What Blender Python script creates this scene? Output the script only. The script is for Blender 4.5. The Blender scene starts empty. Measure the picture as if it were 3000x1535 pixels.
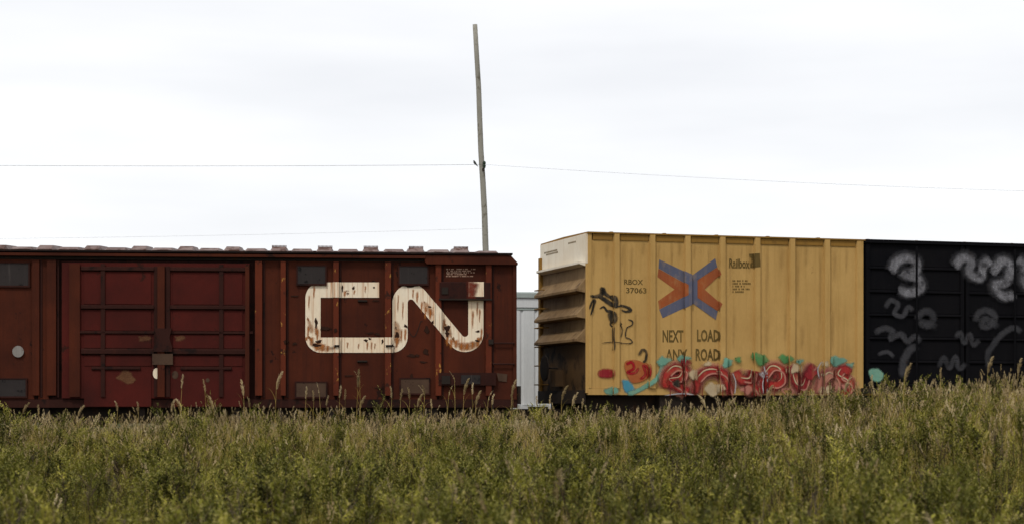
import bpy, bmesh, math, random
from mathutils import Vector, Matrix, noise as mnoise
R = math.radians
random.seed(11)
S = bpy.context.scene
COL = S.collection
# ------------------------------------------------------------------ camera
F = 5600.0; CX = 1500.0; HY = 1190.0; CAMZ = 1.55; RAIL = 0.50
cd = bpy.data.cameras.new('camera'); cam = bpy.data.objects.new('camera', cd); COL.objects.link(cam)
cam.location = (0, 0, CAMZ); cam.rotation_euler = (R(90), 0, 0)
cd.sensor_width = 36; cd.lens = F / 3000 * 36; cd.shift_y = (HY - 767.5) / 3000
cd.clip_start = 0.1; cd.clip_end = 12000
cd.dof.use_dof = True; cd.dof.focus_distance = 39.6; cd.dof.aperture_fstop = 2.8
S.camera = cam
# ------------------------------------------------------------------ sky and sun
SUN_EL, SUN_AZ = 52, 205          # light comes from behind the camera, to its left
w = bpy.data.worlds.new('World'); S.world = w; w.use_nodes = True
nt = w.node_tree; nt.nodes.clear()
N = nt.nodes.new; Lk = nt.links.new
out = N('ShaderNodeOutputWorld'); mx = N('ShaderNodeMixShader'); mx.inputs[0].default_value = 0.93
sky = N('ShaderNodeTexSky'); sky.sky_type = 'NISHITA'; sky.sun_disc = False
sky.sun_elevation = R(SUN_EL); sky.sun_rotation = R(SUN_AZ)
b1 = N('ShaderNodeBackground'); b1.inputs[1].default_value = 0.10; Lk(sky.outputs[0], b1.inputs[0])
tc = N('ShaderNodeTexCoord'); mp = N('ShaderNodeMapping'); mp.inputs['Scale'].default_value = (2.2, 2.2, 12.0)
mp.inputs['Rotation'].default_value = (0, R(5), 0)
nz = N('ShaderNodeTexNoise'); nz.inputs['Scale'].default_value = 1.7; nz.inputs['Detail'].default_value = 4; nz.inputs['Roughness'].default_value = 0.45
rp = N('ShaderNodeValToRGB')
rp.color_ramp.elements[0].position = 0.25; rp.color_ramp.elements[0].color = (0.79, 0.80, 0.83, 1)
rp.color_ramp.elements[1].position = 0.72; rp.color_ramp.elements[1].color = (1.0, 1.0, 1.005, 1)
b2 = N('ShaderNodeBackground'); b2.inputs[1].default_value = 1.0
Lk(tc.outputs['Generated'], mp.inputs[0]); Lk(mp.outputs[0], nz.inputs['Vector']); Lk(nz.outputs[0], rp.inputs[0]); Lk(rp.outputs[0], b2.inputs[0])
Lk(b1.outputs[0], mx.inputs[1]); Lk(b2.outputs[0], mx.inputs[2]); Lk(mx.outputs[0], out.inputs[0])
sd = bpy.data.lights.new('sun', 'SUN'); sd.energy = 1.5; sd.angle = R(10); sd.color = (1, 0.95, 0.86)
sun = bpy.data.objects.new('sun', sd); COL.objects.link(sun)
az = R(SUN_AZ); el = R(SUN_EL)
sdir = Vector((math.sin(az) * math.cos(el), math.cos(az) * math.cos(el), math.sin(el)))
sun.rotation_euler = sdir.to_track_quat('Z', 'Y').to_euler(); sun.location = (-10, -10, 30)
S.view_settings.view_transform = 'Standard'; S.view_settings.look = 'None'
S.view_settings.exposure = 0.20; S.view_settings.gamma = 1
# ------------------------------------------------------------------ mesh helpers
class MB:
    def __init__(s): s.v = []; s.f = []
    def add(s, vs, fs):
        o = len(s.v); s.v += [tuple(p) for p in vs]; s.f += [tuple(i + o for i in q) for q in fs]
    def box(s, x0, x1, y0, y1, z0, z1):
        s.add([(x0,y0,z0),(x1,y0,z0),(x1,y1,z0),(x0,y1,z0),(x0,y0,z1),(x1,y0,z1),(x1,y1,z1),(x0,y1,z1)],
              [(0,3,2,1),(4,5,6,7),(0,1,5,4),(1,2,6,5),(2,3,7,6),(3,0,4,7)]); return s
    def prism(s, prof, axis, a, b):
        # prof: 2-D loop; extruded along axis from a to b
        n = len(prof)
        def P(t, p):
            return (t, p[0], p[1]) if axis == 'x' else ((p[0], t, p[1]) if axis == 'y' else (p[0], p[1], t))
        vs = [P(a, p) for p in prof] + [P(b, p) for p in prof]
        fs = [tuple(range(n)), tuple(range(2*n-1, n-1, -1))] + [(i, n+i, n+(i+1) % n, (i+1) % n) for i in range(n)]
        s.add(vs, fs); return s
    def tube(s, pts, rad, n=6):
        pts = [Vector(p) for p in pts]; o = len(s.v)
        rad = rad if isinstance(rad, (list, tuple)) else [rad] * len(pts)
        for i, p in enumerate(pts):
            d = (pts[min(i+1, len(pts)-1)] - pts[max(i-1, 0)]).normalized()
            a = d.orthogonal().normalized() if abs(d.z) > 0.9 else d.cross(Vector((0,0,1))).normalized()
            b = d.cross(a)
            for k in range(n):
                t = 2*math.pi*k/n; s.v.append(tuple(p + (a*math.cos(t) + b*math.sin(t)) * rad[i]))
        for i in range(len(pts)-1):
            for k in range(n):
                s.f.append((o+i*n+k, o+i*n+(k+1) % n, o+(i+1)*n+(k+1) % n, o+(i+1)*n+k))
        s.f.append(tuple(o+k for k in reversed(range(n)))); s.f.append(tuple(o+(len(pts)-1)*n+k for k in range(n))); return s
    def lathe(s, prof, c, axis='y', n=24):
        # prof: (radius, along); ring mesh around axis through c
        o = len(s.v)
        for r, t in prof:
            for k in range(n):
                a = 2*math.pi*k/n; u, q = r*math.cos(a), r*math.sin(a)
                s.v.append((c[0]+u, c[1]+t, c[2]+q) if axis == 'y' else ((c[0]+t, c[1]+u, c[2]+q) if axis == 'x' else (c[0]+u, c[1]+q, c[2]+t)))
        m = len(prof)
        for i in range(m-1):
            for k in range(n): s.f.append((o+i*n+k, o+(i+1)*n+k, o+(i+1)*n+(k+1) % n, o+i*n+(k+1) % n))
        s.f.append(tuple(o+k for k in range(n))); s.f.append(tuple(o+(m-1)*n+k for k in reversed(range(n)))); return s
    def mesh(s, name, smooth=False):
        me = bpy.data.meshes.new(name); me.from_pydata(s.v, [], s.f); me.update()
        if smooth: me.polygons.foreach_set('use_smooth', [True]*len(me.polygons))
        return me
    def build(s, name, mat, parent=None, smooth=False):
        me = s.mesh(name, smooth); me.materials.append(mat)
        bm = bmesh.new(); bm.from_mesh(me); bmesh.ops.recalc_face_normals(bm, faces=bm.faces[:]); bm.to_mesh(me); bm.free()
        return link(name, me, parent)
def link(name, me, parent=None):
    o = bpy.data.objects.new(name, me); COL.objects.link(o)
    if parent: o.parent = parent
    return o
def tag(o, label=None, cat=None, group=None, kind=None):
    if label: o['label'] = label
    if cat: o['category'] = cat
    if group: o['group'] = group
    if kind: o['kind'] = kind
    return o
def thing(name, loc, rz, label, cat, group=None):
    o = bpy.data.objects.new(name, None); COL.objects.link(o); o.location = loc; o.rotation_euler = (0, 0, rz)
    return tag(o, label, cat, group)
# ------------------------------------------------------------------ materials
def newmat(name):
    m = bpy.data.materials.new(name); m.use_nodes = True; t = m.node_tree
    return m, t, t.nodes['Principled BSDF'], t.nodes.new, t.links.new
def ramp(n, lo, hi, a=(0,0,0,1), b=(1,1,1,1)):
    r = n('ShaderNodeValToRGB'); e = r.color_ramp.elements
    e[0].position = lo; e[1].position = hi; e[0].color = a; e[1].color = b; return r
def noise_at(n, l, vec, scale, mscale=(1,1,1), detail=5, rough=.6, loc=(0,0,0)):
    m = n('ShaderNodeMapping'); m.inputs['Scale'].default_value = mscale; m.inputs['Location'].default_value = loc
    z = n('ShaderNodeTexNoise'); z.inputs['Scale'].default_value = scale; z.inputs['Detail'].default_value = detail; z.inputs['Roughness'].default_value = rough
    l(vec, m.inputs[0]); l(m.outputs[0], z.inputs['Vector']); return z.outputs[0]
def mixc(n, l, fac, a, b):
    m = n('ShaderNodeMix'); m.data_type = 'RGBA'
    for s, v in ((m.inputs[0], fac), (m.inputs[6], a), (m.inputs[7], b)):
        if hasattr(v, 'is_output'): l(v, s)
        else: s.default_value = v if isinstance(v, float) else (*v, 1)
    return m.outputs[2]
def paint(name, col, alt=None, var=.5, rust=(.05,.02,.012), rlo=.62, rhi=.68, rscale=2.2, streak=(.06,.03,.02), sfac=.5, slo=.55, shi=.8, smap=(9,9,.45), rough=.7, chip=None, bump=.15, spec=.08, rfac=1.0):
    m, t, p, n, l = newmat(name)
    g = n('ShaderNodeNewGeometry').outputs['Position']
    alt = alt or tuple(c*.6 for c in col)
    c = mixc(n, l, ramp_out(n, l, noise_at(n, l, g, .9, detail=6), .35, .7, var), col, alt)
    c = mixc(n, l, ramp_out(n, l, noise_at(n, l, g, 1.0, smap, 6, .65, (3,1,0)), slo, shi, sfac), c, streak)
    rn = noise_at(n, l, g, rscale, (1,1,.8), 9, .68, (7,0,2))
    c = mixc(n, l, ramp_out(n, l, rn, rlo, rhi, rfac), c, rust)
    if chip:
        c = mixc(n, l, ramp_out(n, l, noise_at(n, l, g, 7, (1,1,.5), 6, .7, (1,4,9)), chip[1], chip[1]+.03, 1), c, chip[0])
    fine = noise_at(n, l, g, 26, (1,1,.35), 4, .7)
    c = mixc(n, l, ramp_out(n, l, fine, .3, .8, .22), c, tuple(x*.45 for x in col))
    l(c, p.inputs['Base Color']); p.inputs['Roughness'].default_value = rough; p.inputs['Specular IOR Level'].default_value = spec
    if bump:
        b = n('ShaderNodeBump'); b.inputs['Strength'].default_value = bump; b.inputs['Distance'].default_value = .02
        l(noise_at(n, l, g, 3, (1,1,.6), 4, .5), b.inputs['Height']); l(b.outputs[0], p.inputs['Normal'])
    return m
def ramp_out(n, l, v, lo, hi, k=1.0):
    m = n('ShaderNodeMapRange'); m.inputs[1].default_value = lo; m.inputs[2].default_value = hi; m.inputs[3].default_value = 0; m.inputs[4].default_value = k
    l(v, m.inputs[0]); return m.outputs[0]
M = {}
M['red'] = paint('oxide_red_paint', (.074,.0168,.0072), (.036,.0092,.0050), 1.0, rust=(.016,.0065,.0045), rlo=.625, rhi=.65, rscale=2.9, streak=(.034,.010,.006), sfac=.8, slo=.5, shi=.78)
M['red_post'] = paint('bright_oxide_post_paint', (.118,.0245,.0105), (.068,.016,.008), .9, rust=(.03,.012,.008), rlo=.60, rhi=.64, rscale=4, streak=(.05,.015,.01), sfac=.6, chip=((.40,.20,.045), .625))
M['door_red'] = paint('dull_crimson_door_paint', (.074,.0105,.0075), (.036,.0072,.0055), 1.0, rust=(.028,.009,.006), rlo=.62, rhi=.66, rscale=2.0, streak=(.05,.011,.008), sfac=.7)
M['dark_red'] = paint('dark_red_paint_and_shade', (.034,.011,.008), None, .8, rust=(.011,.006,.005), rlo=.55, rhi=.62, sfac=.5, streak=(.07,.02,.012))  # dark red parts; on the post flanges it paints in the posts' shade
M['plate'] = paint('bare_grey_plate', (.034,.028,.027), (.020,.017,.017), .8, rust=(.008,.007,.007), rlo=.58, rhi=.63, rscale=5, streak=(.085,.07,.064), sfac=.6, slo=.58, shi=.72)
M['plate_pale'] = paint('dirty_pale_placard', (.26,.245,.23), (.18,.165,.15), .9, rust=(.08,.05,.035), rlo=.56, rhi=.62, rscale=6)
M['plate_tan'] = paint('rusted_tan_plate', (.085,.05,.032), (.045,.026,.018), .9, rust=(.02,.01,.007), rlo=.58, rhi=.64, rscale=5, streak=(.03,.016,.011), sfac=.6)
M['roof'] = paint('galvanised_roof', (.21,.155,.14), (.12,.060,.050), .9, rust=(.07,.030,.020), rlo=.50, rhi=.58, rscale=3.5, streak=(.36,.32,.29), sfac=.5, rough=.5)
M['roof_edge'] = paint('black_roof_edge', (.016,.010,.009), None, .5, rust=(.04,.014,.008), rlo=.6, rhi=.68)
M['steel'] = paint('grimy_black_steel_and_shade', (.020,.016,.014), (.030,.020,.014), .8, rust=(.045,.022,.012), rlo=.58, rhi=.66, sfac=.3)  # black steel parts; also colours the shade strip under the red door track
M['tread'] = paint('worn_rail_steel', (.20,.17,.15), (.11,.07,.05), .8, rust=(.09,.04,.022), rlo=.55, rhi=.62, rough=.4)
M['cn'] = paint('weathered_cream_lettering', (.80,.70,.55), (.74,.58,.39), .8, rust=(.085,.03,.015), rlo=.655, rhi=.685, rscale=3.4, streak=(.42,.165,.055), sfac=.9, slo=.52, shi=.70, smap=(20,20,.6), rough=.55, bump=.05, chip=((.12,.035,.016), .695))
M['letter'] = paint('faded_small_lettering', (.52,.36,.27), (.36,.20,.13), .8, rust=(.08,.03,.02), rlo=.60, rhi=.7, rscale=5)
M['yellow'] = paint('railbox_ochre_paint', (.485,.302,.105), (.40,.24,.078), .9, rust=(.20,.11,.035), rlo=.655, rhi=.72, rscale=1.6, streak=(.285,.165,.045), sfac=.7, slo=.48, shi=.8)
M['yellow_dark'] = paint('soiled_ochre_paint', (.27,.145,.030), (.19,.10,.025), .9, rust=(.09,.045,.015), rlo=.6, rhi=.7, rscale=2)
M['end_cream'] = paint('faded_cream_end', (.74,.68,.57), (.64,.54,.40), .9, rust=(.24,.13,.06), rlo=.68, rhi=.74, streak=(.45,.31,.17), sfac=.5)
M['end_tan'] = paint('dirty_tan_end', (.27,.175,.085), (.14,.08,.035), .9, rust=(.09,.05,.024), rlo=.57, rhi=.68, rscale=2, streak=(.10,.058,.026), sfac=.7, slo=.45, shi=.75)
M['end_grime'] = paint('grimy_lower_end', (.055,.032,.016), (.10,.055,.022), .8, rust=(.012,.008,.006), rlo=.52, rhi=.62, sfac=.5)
M['door_black'] = paint('black_door_paint', (.0040,.0040,.0052), (.0065,.006,.007), .9, rust=(.016,.014,.014), rlo=.66, rhi=.76, streak=(.011,.010,.011), sfac=.5, rough=.75, spec=.04)
M['stencil'] = paint('faded_black_stencil', (.085,.056,.018), (.17,.11,.033), 1.0, rust=(.34,.20,.06), rlo=.60, rhi=.66, rscale=6, sfac=.5, streak=(.20,.125,.038), slo=.52, shi=.75)
def soften(m, lo=.12, hi=.62, k=1.0):
    t = m.node_tree; n = t.nodes.new; l = t.links.new; p = t.nodes['Principled BSDF']
    at_ = n('ShaderNodeAttribute'); at_.attribute_name = 'soft'
    g_ = n('ShaderNodeNewGeometry').outputs['Position']
    a = n('ShaderNodeMath'); a.operation = 'ADD'; l(at_.outputs['Fac'], a.inputs[0])
    b = n('ShaderNodeMath'); b.operation = 'MULTIPLY_ADD'; l(noise_at(n, l, g_, 9, detail=7, rough=.75), b.inputs[0]); b.inputs[1].default_value = 1.3; b.inputs[2].default_value = -.75
    l(b.outputs[0], a.inputs[1])
    r = ramp_out(n, l, a.outputs[0], lo, hi, k)
    tr = n('ShaderNodeBsdfTransparent'); ms = n('ShaderNodeMixShader'); l(r, ms.inputs[0]); l(tr.outputs[0], ms.inputs[1]); l(p.outputs[0], ms.inputs[2])
    l(ms.outputs[0], t.nodes['Material Output'].inputs['Surface']); return m
def spray(name, col):
    alt = tuple(min(1, c*.55 + .02) for c in col); dust = tuple(c*.5 + d*.5 for c, d in zip(col, (.34,.22,.10)))
    return paint(name, col, alt, 1.0, rust=dust, rlo=.52, rhi=.72, rscale=4, sfac=.5, streak=dust, slo=.5, shi=.75, smap=(14,14,.6), rough=.6, bump=.05)
for k, c in dict(blue=(.105,.112,.170), orange=(.345,.085,.022), g_red=(.40,.022,.020), g_dkred=(.20,.008,.012), g_pink=(.52,.20,.15), g_cream=(.58,.45,.28), g_teal=(.16,.36,.27), g_green=(.08,.24,.08), g_blue=(.06,.26,.36), g_black=(.022,.018,.012), g_grey=(.24,.23,.25), g_white=(.42,.41,.43), tagred=(.30,.006,.014)).items():
    M[k] = spray('spray_' + k.replace('g_', ''), c)
    if k not in ('blue', 'orange'): soften(M[k], .05, .85)
M['chalk'] = soften(paint('faded_white_spray', (.30,.295,.32), (.16,.155,.17), 1.0, rust=(.06,.058,.065), rlo=.5, rhi=.62, rscale=5, streak=(.10,.10,.11), sfac=.7, slo=.48, shi=.7), .10, 1.25, .75)
M['chalk_faint'] = soften(paint('ghosted_grey_spray', (.10,.098,.108), (.05,.05,.055), 1.0), .10, 1.2, .6)
M['orange_spray'] = soften(spray('spray_rust_orange', (.36,.10,.03)))
M['rust_run'] = soften(paint('rust_run_stain', (.40,.135,.028), (.24,.075,.018), .9), .02, 1.05, .9)
M['rust_wash'] = soften(paint('rust_wash_stain', (.42,.17,.045), (.22,.075,.02), 1.0, rust=(.10,.035,.012), rlo=.56, rhi=.66, rscale=9), .25, 1.35, .85)
M['fade_tan'] = soften(paint('faint_tan_scuff', (.20,.105,.05), (.12,.05,.025), .9), .15, 1.2, .75)
M['grime_run'] = soften(paint('brown_grime_stain', (.17,.085,.022), (.11,.05,.015), .9), .05, 1.4, .22)
M['fade_red'] = soften(paint('faded_crimson_stain', (.10,.010,.010), (.16,.03,.016), .9), .0, 1.0)
M['rust_dark'] = soften(paint('dark_rust_scab', (.030,.012,.007), None, .6), .2, .6)
M['white_car'] = paint('pale_grey_car_paint', (.62,.63,.63), (.54,.56,.57), .8, rust=(.42,.40,.37), rlo=.66, rhi=.74, streak=(.46,.47,.48), sfac=.5)
M['white_trim'] = paint('grey_green_trim', (.33,.37,.35), None, .4, rust=(.2,.2,.18), rlo=.65, rhi=.74)
M['wood'] = paint('bleached_pole_wood', (.30,.285,.245), (.22,.21,.175), .9, rust=(.13,.115,.085), rlo=.56, rhi=.64, rscale=5, streak=(.17,.15,.115), sfac=.6, rough=.9)
M['wire'] = paint('dark_wire', (.05,.05,.05), None, .3, bump=0)
M['insul'] = paint('dark_green_insulator', (.03,.045,.03), None, .4, bump=0, rough=.3)
M['bird'] = paint('grey_bird_feathers', (.06,.065,.06), (.03,.035,.03), .6, bump=0)
M['tie'] = paint('creosoted_tie', (.05,.035,.025), None, .8, rough=.9)
# ground and plants
def ground_mat():
    m, t, p, n, l = newmat('soil_and_thatch')
    g = n('ShaderNodeNewGeometry').outputs['Position']
    c = mixc(n, l, ramp_out(n, l, noise_at(n, l, g, 1.4, detail=8), .35, .65), (.030,.024,.013), (.075,.06,.028))
    c = mixc(n, l, ramp_out(n, l, noise_at(n, l, g, .25, detail=5), .4, .6, .8), c, (.05,.06,.018))
    l(c, p.inputs['Base Color']); p.inputs['Roughness'].default_value = 1; p.inputs['Specular IOR Level'].default_value = .1
    return m
M['ground'] = ground_mat()
def ballast_mat():
    m, t, p, n, l = newmat('track_ballast')
    g = n('ShaderNodeNewGeometry').outputs['Position']
    v = n('ShaderNodeTexVoronoi'); v.inputs['Scale'].default_value = 16; l(g, v.inputs['Vector'])
    c = mixc(n, l, ramp_out(n, l, v.outputs['Color'], .1, .9), (.022,.020,.015), (.065,.060,.048))
    l(c, p.inputs['Base Color']); p.inputs['Roughness'].default_value = .95
    b = n('ShaderNodeBump'); b.inputs['Strength'].default_value = .9; b.inputs['Distance'].default_value = .03; l(v.outputs['Distance'], b.inputs['Height']); l(b.outputs[0], p.inputs['Normal'])
    return m
M['ballast'] = ballast_mat()
def leaf_mat(name, cols, trans=.35, rough=.55, tip=None):
    m, t, p, n, l = newmat(name)
    oi = n('ShaderNodeObjectInfo').outputs['Random']
    g = n('ShaderNodeNewGeometry').outputs['Position']
    nzv = noise_at(n, l, g, 1.7, detail=4, rough=.7)
    a = n('ShaderNodeMath'); a.operation = 'MULTIPLY_ADD'; l(oi, a.inputs[0]); a.inputs[1].default_value = .75
    s = n('ShaderNodeMath'); s.operation = 'MULTIPLY_ADD'; l(nzv, s.inputs[0]); s.inputs[1].default_value = 1.7; s.inputs[2].default_value = -.72
    l(s.outputs[0], a.inputs[2])
    r = n('ShaderNodeValToRGB'); e = r.color_ramp.elements
    while len(e) < len(cols): e.new(.5)
    for i, c in enumerate(cols): e[i].position = i/(len(cols)-1); e[i].color = (*c, 1)
    l(a.outputs[0], r.inputs[0])
    col = r.outputs[0]
    l(col, p.inputs['Base Color']); p.inputs['Roughness'].default_value = rough; p.inputs['Specular IOR Level'].default_value = .06
    tr = n('ShaderNodeBsdfTranslucent'); l(col, tr.inputs[0])
    ms = n('ShaderNodeMixShader'); ms.inputs[0].default_value = trans; l(p.outputs[0], ms.inputs[1]); l(tr.outputs[0], ms.inputs[2])
    l(ms.outputs[0], t.nodes['Material Output'].inputs['Surface'])
    return m
M['grass'] = leaf_mat('green_grass_blade', [(.022,.019,.005), (.085,.078,.012), (.205,.175,.027), (.44,.34,.078)], .25)
M['weed'] = leaf_mat('olive_weed_leaf', [(.016,.016,.005), (.062,.064,.010), (.150,.148,.020), (.38,.34,.062)], .25)
M['under'] = leaf_mat('dull_brown_green_undergrowth', [(.030,.024,.010), (.055,.048,.014), (.075,.075,.016), (.12,.09,.035)])
M['weedtop'] = leaf_mat('pale_green_bud', [(.19,.20,.045), (.33,.30,.085), (.50,.41,.17)])
M['straw'] = leaf_mat('dry_straw_blade', [(.15,.11,.028), (.38,.28,.080), (.60,.45,.16), (.30,.26,.055)])
M['plume'] = leaf_mat('buff_seed_plume', [(.26,.19,.095), (.44,.34,.18), (.62,.51,.32)], .4, .8)
M['twig'] = leaf_mat('brown_dead_stem', [(.030,.020,.013), (.065,.045,.030), (.13,.10,.075)], .0, .9)
M['flower'] = leaf_mat('goldenrod_yellow_flower', [(.42,.25,.02), (.60,.38,.03)], .3)
M['yleaf'] = leaf_mat('yellowing_reed_leaf', [(.20,.16,.035), (.36,.25,.06), (.24,.22,.06)])
# ------------------------------------------------------------------ terrain
def sm(a, b, x):
    t = max(0, min(1, (x-a)/(b-a))); return t*t*(3-2*t)
def gz(x, y):
    h = 0.46*sm(23, 33, y)
    h += 0.64*sm(-.4, 8.0, x)*sm(13, 24, y)*(1-.75*sm(31, 38, y))
    h += 0.07*mnoise.noise(Vector((x*.35, y*.35, 0))) * (1-sm(30, 34, y)*(1-sm(70, 90, y))) - .2*sm(37, 41, y)
    return h
xs = [-4000,-1200,-400,-150,-70] + [i for i in range(-40, 41)] + [70,150,400,1200,4000]
ys = [-400,-100,-30] + [i for i in range(-10, 75)] + [95,140,250,600,1500,5000]
g = MB(); nx = len(xs)
for y in ys:
    for x in xs: g.v.append((x, y, gz(x, y)))
for j in range(len(ys)-1):
    for i in range(nx-1): g.f.append((j*nx+i, j*nx+i+1, (j+1)*nx+i+1, (j+1)*nx+i))
ground = g.build('ground', M['ground'], smooth=True); tag(ground, kind='structure')
# ------------------------------------------------------------------ car frames: photograph pixels to a point on a car's side
class Car:
    def __init__(s, corner, ang, L, W, right):
        # corner: ground position of the near side's end; right: that end is the car's right end
        s.a = R(ang); s.c = Vector((*corner, 0)); s.L = L; s.W = W; s.x0 = L/2 if right else -L/2
        d = Vector((math.cos(s.a), math.sin(s.a), 0)); q = Vector((-d.y, d.x, 0))
        s.o = s.c - d*s.x0 + q*W/2; s.o.z = RAIL
    def P(s, px, py):
        k = (px-CX)/F; t = (s.c.y*k - s.c.x)/(math.cos(s.a) - k*math.sin(s.a)); d = s.c.y + t*math.sin(s.a)
        return (s.x0 + t, CAMZ + (HY-py)/F*d - RAIL)
    def x(s, px): return s.P(px, 900)[0]
def drape(car, polys, posts, off, base=0.0):
    """A flat painted shape laid over a side with raised posts: polys in (x, z); posts (x0, x1, proud)."""
    bm = bmesh.new()
    from mathutils.geometry import tessellate_polygon
    lay = bm.verts.layers.float.new('soft')
    for pg in polys:
        vs = [bm.verts.new((p[0], 0, p[1])) for p in pg]
        for v, p in zip(vs, pg): v[lay] = p[2] if len(p) > 2 else 1.0
        if len(vs) <= 4: tris = [tuple(range(len(vs)))]
        else: tris = tessellate_polygon([[Vector((p[0], p[1], 0)) for p in pg]])
        for q in tris:
            try: bm.faces.new([vs[i] for i in q])
            except ValueError: pass
    return _drape(car, bm, posts, off, base)
def _drape(car, bm, posts, off, base):
    xsb = sorted({round(v, 5) for p in posts for v in p[:2]})
    if bm.verts:
        lo = min(v.co.x for v in bm.verts); hi = max(v.co.x for v in bm.verts)
    for xb in xsb:
        if lo < xb < hi: bmesh.ops.bisect_plane(bm, geom=bm.verts[:]+bm.edges[:]+bm.faces[:], plane_co=(xb,0,0), plane_no=(1,0,0))
    def dep(x):
        for a, b, d in posts:
            if a <= x <= b: return d
        return base
    mb = MB(); mb.soft = []; y0 = -car.W/2; lay = bm.verts.layers.float.get('soft')
    for f in bm.faces:
        cx = sum(v.co.x for v in f.verts)/len(f.verts); d = dep(cx)
        mb.add([(v.co.x, y0-d-off, v.co.z) for v in f.verts], [tuple(range(len(f.verts)))])
        if lay: mb.soft += [v[lay] for v in f.verts]
    for e in bm.edges:
        a, b = e.verts[0].co, e.verts[1].co
        if abs(a.x-b.x) < 1e-4 and len(e.link_faces) == 2:
            for xb in xsb:
                if abs(a.x-xb) < 1e-3:
                    d1, d2 = dep(xb-.002), dep(xb+.002)
                    if abs(d1-d2) > .005:
                        s = -off if d2 > d1 else off
                        mb.add([(xb+s,y0-d1-off,a.z),(xb+s,y0-d2-off,a.z),(xb+s,y0-d2-off,b.z),(xb+s,y0-d1-off,b.z)], [(0,1,2,3)])
                        if lay: mb.soft += [e.verts[0][lay], e.verts[0][lay], e.verts[1][lay], e.verts[1][lay]]
    bm.free(); return mb
def decal(name, car, polys, posts, mat, parent, off=.004, base=0.0):
    mb = drape(car, polys, posts, off, base); me = mb.mesh(name); me.materials.append(mat)
    if 'ShaderNodeAttribute' in [q.bl_idname for q in mat.node_tree.nodes]: me.attributes.new('soft', 'FLOAT', 'POINT').data.foreach_set('value', mb.soft)
    return link(name, me, parent)
def text_polys(txt, h, bold=True, spacing=1.0):
    cu = bpy.data.curves.new('lettering', 'FONT'); cu.body = txt; cu.size = h; cu.resolution_u = 2; cu.space_character = spacing
    if bold: cu.offset = h*.025
    ob = bpy.data.objects.new('lettering', cu); me = bpy.data.meshes.new_from_object(ob)
    vs = [v.co.copy() for v in me.vertices]; ps = [tuple(p.vertices) for p in me.polygons]
    bpy.data.objects.remove(ob); bpy.data.curves.remove(cu); bpy.data.meshes.remove(me)
    return vs, ps
def text_decal(name, car, txt, x0, x1, z0, z1, posts, mat, parent, off=.004):
    vs, ps = text_polys(txt, 1.0)
    lx, hx = min(v.x for v in vs), max(v.x for v in vs); ly, hy = min(v.y for v in vs), max(v.y for v in vs)
    bm = bmesh.new(); bv = [bm.verts.new((x0+(v.x-lx)/(hx-lx)*(x1-x0), 0, z0+(v.y-ly)/(hy-ly)*(z1-z0))) for v in vs]
    for p in ps:
        try: bm.faces.new([bv[i] for i in p])
        except ValueError: pass
    bmesh.ops.triangulate(bm, faces=bm.faces[:])
    mb = _drape(car, bm, posts, off, 0); me = mb.mesh(name); me.materials.append(mat); return link(name, me, parent)
def stroke(pts, w, caps=False, taper=None):
    pts = [Vector(p) for p in pts]; Lf, Rt = [], []
    for i, p in enumerate(pts):
        d = (pts[min(i+1, len(pts)-1)] - pts[max(i-1, 0)]).normalized(); nrm = Vector((-d.y, d.x))
        ww = w*.5*(taper(i/(len(pts)-1)) if taper else 1)
        Lf.append(p+nrm*ww); Rt.append(p-nrm*ww)
    return [[tuple(Lf[i]), tuple(Lf[i+1]), tuple(Rt[i+1]), tuple(Rt[i])] for i in range(len(pts)-1)]
def soft_stroke(pts, w, taper=None, edge=.6, fade=1.0):
    pts = [Vector(p) for p in pts]; rows = []; m = len(pts)-1; o = []
    for i, p in enumerate(pts):
        d = (pts[min(i+1, m)] - pts[max(i-1, 0)]).normalized(); nrm = Vector((-d.y, d.x))
        ww = w*.5*(taper(i/m) if taper else 1); e = min(1, min(i, m-i)*fade)
        rows.append([(p.x+nrm.x*ww*k, p.y+nrm.y*ww*k, a*e) for k, a in ((-1.3,0),(-edge,1),(edge,1),(1.3,0))])
    for a, b in zip(rows[:-1], rows[1:]):
        for k in range(3): o.append([a[k], b[k], b[k+1], a[k+1]])
    return o
def soft_blob(pts, edge):
    n = len(pts); P = [Vector(p) for p in pts]; ar = sum(P[i].x*P[(i+1) % n].y - P[(i+1) % n].x*P[i].y for i in range(n)); sg = 1 if ar > 0 else -1
    inn = []; outr = []
    for i in range(n):
        d = (P[(i+1) % n] - P[i-1]).normalized(); nrm = Vector((-d.y, d.x))*sg
        inn.append((*(P[i]+nrm*edge), 1.0)); outr.append((*(P[i]-nrm*edge*.6), 0.0))
    return [inn] + [[outr[i], outr[(i+1) % n], inn[(i+1) % n], inn[i]] for i in range(n)]
def arc(cx, cy, r, a0, a1, n=12):
    return [(cx+r*math.cos(R(a0+(a1-a0)*i/n)), cy+r*math.sin(R(a0+(a1-a0)*i/n))) for i in range(n+1)]
def smooth_loop(pts, closed=True, k=6):
    n = len(pts); o = []
    rng = range(n if closed else n-1)
    for i in rng:
        p0, p1, p2, p3 = [Vector(pts[(i+j) % n] if closed else pts[max(0, min(n-1, i+j))]) for j in (-1, 0, 1, 2)]
        for q in range(k):
            t = q/k
            o.append(tuple(.5*((2*p1)+(p2-p0)*t+(2*p0-5*p1+4*p2-p3)*t*t+(3*p1-p0-3*p2+p3)*t**3)))
    if not closed: o.append(tuple(pts[-1]))
    return o
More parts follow.
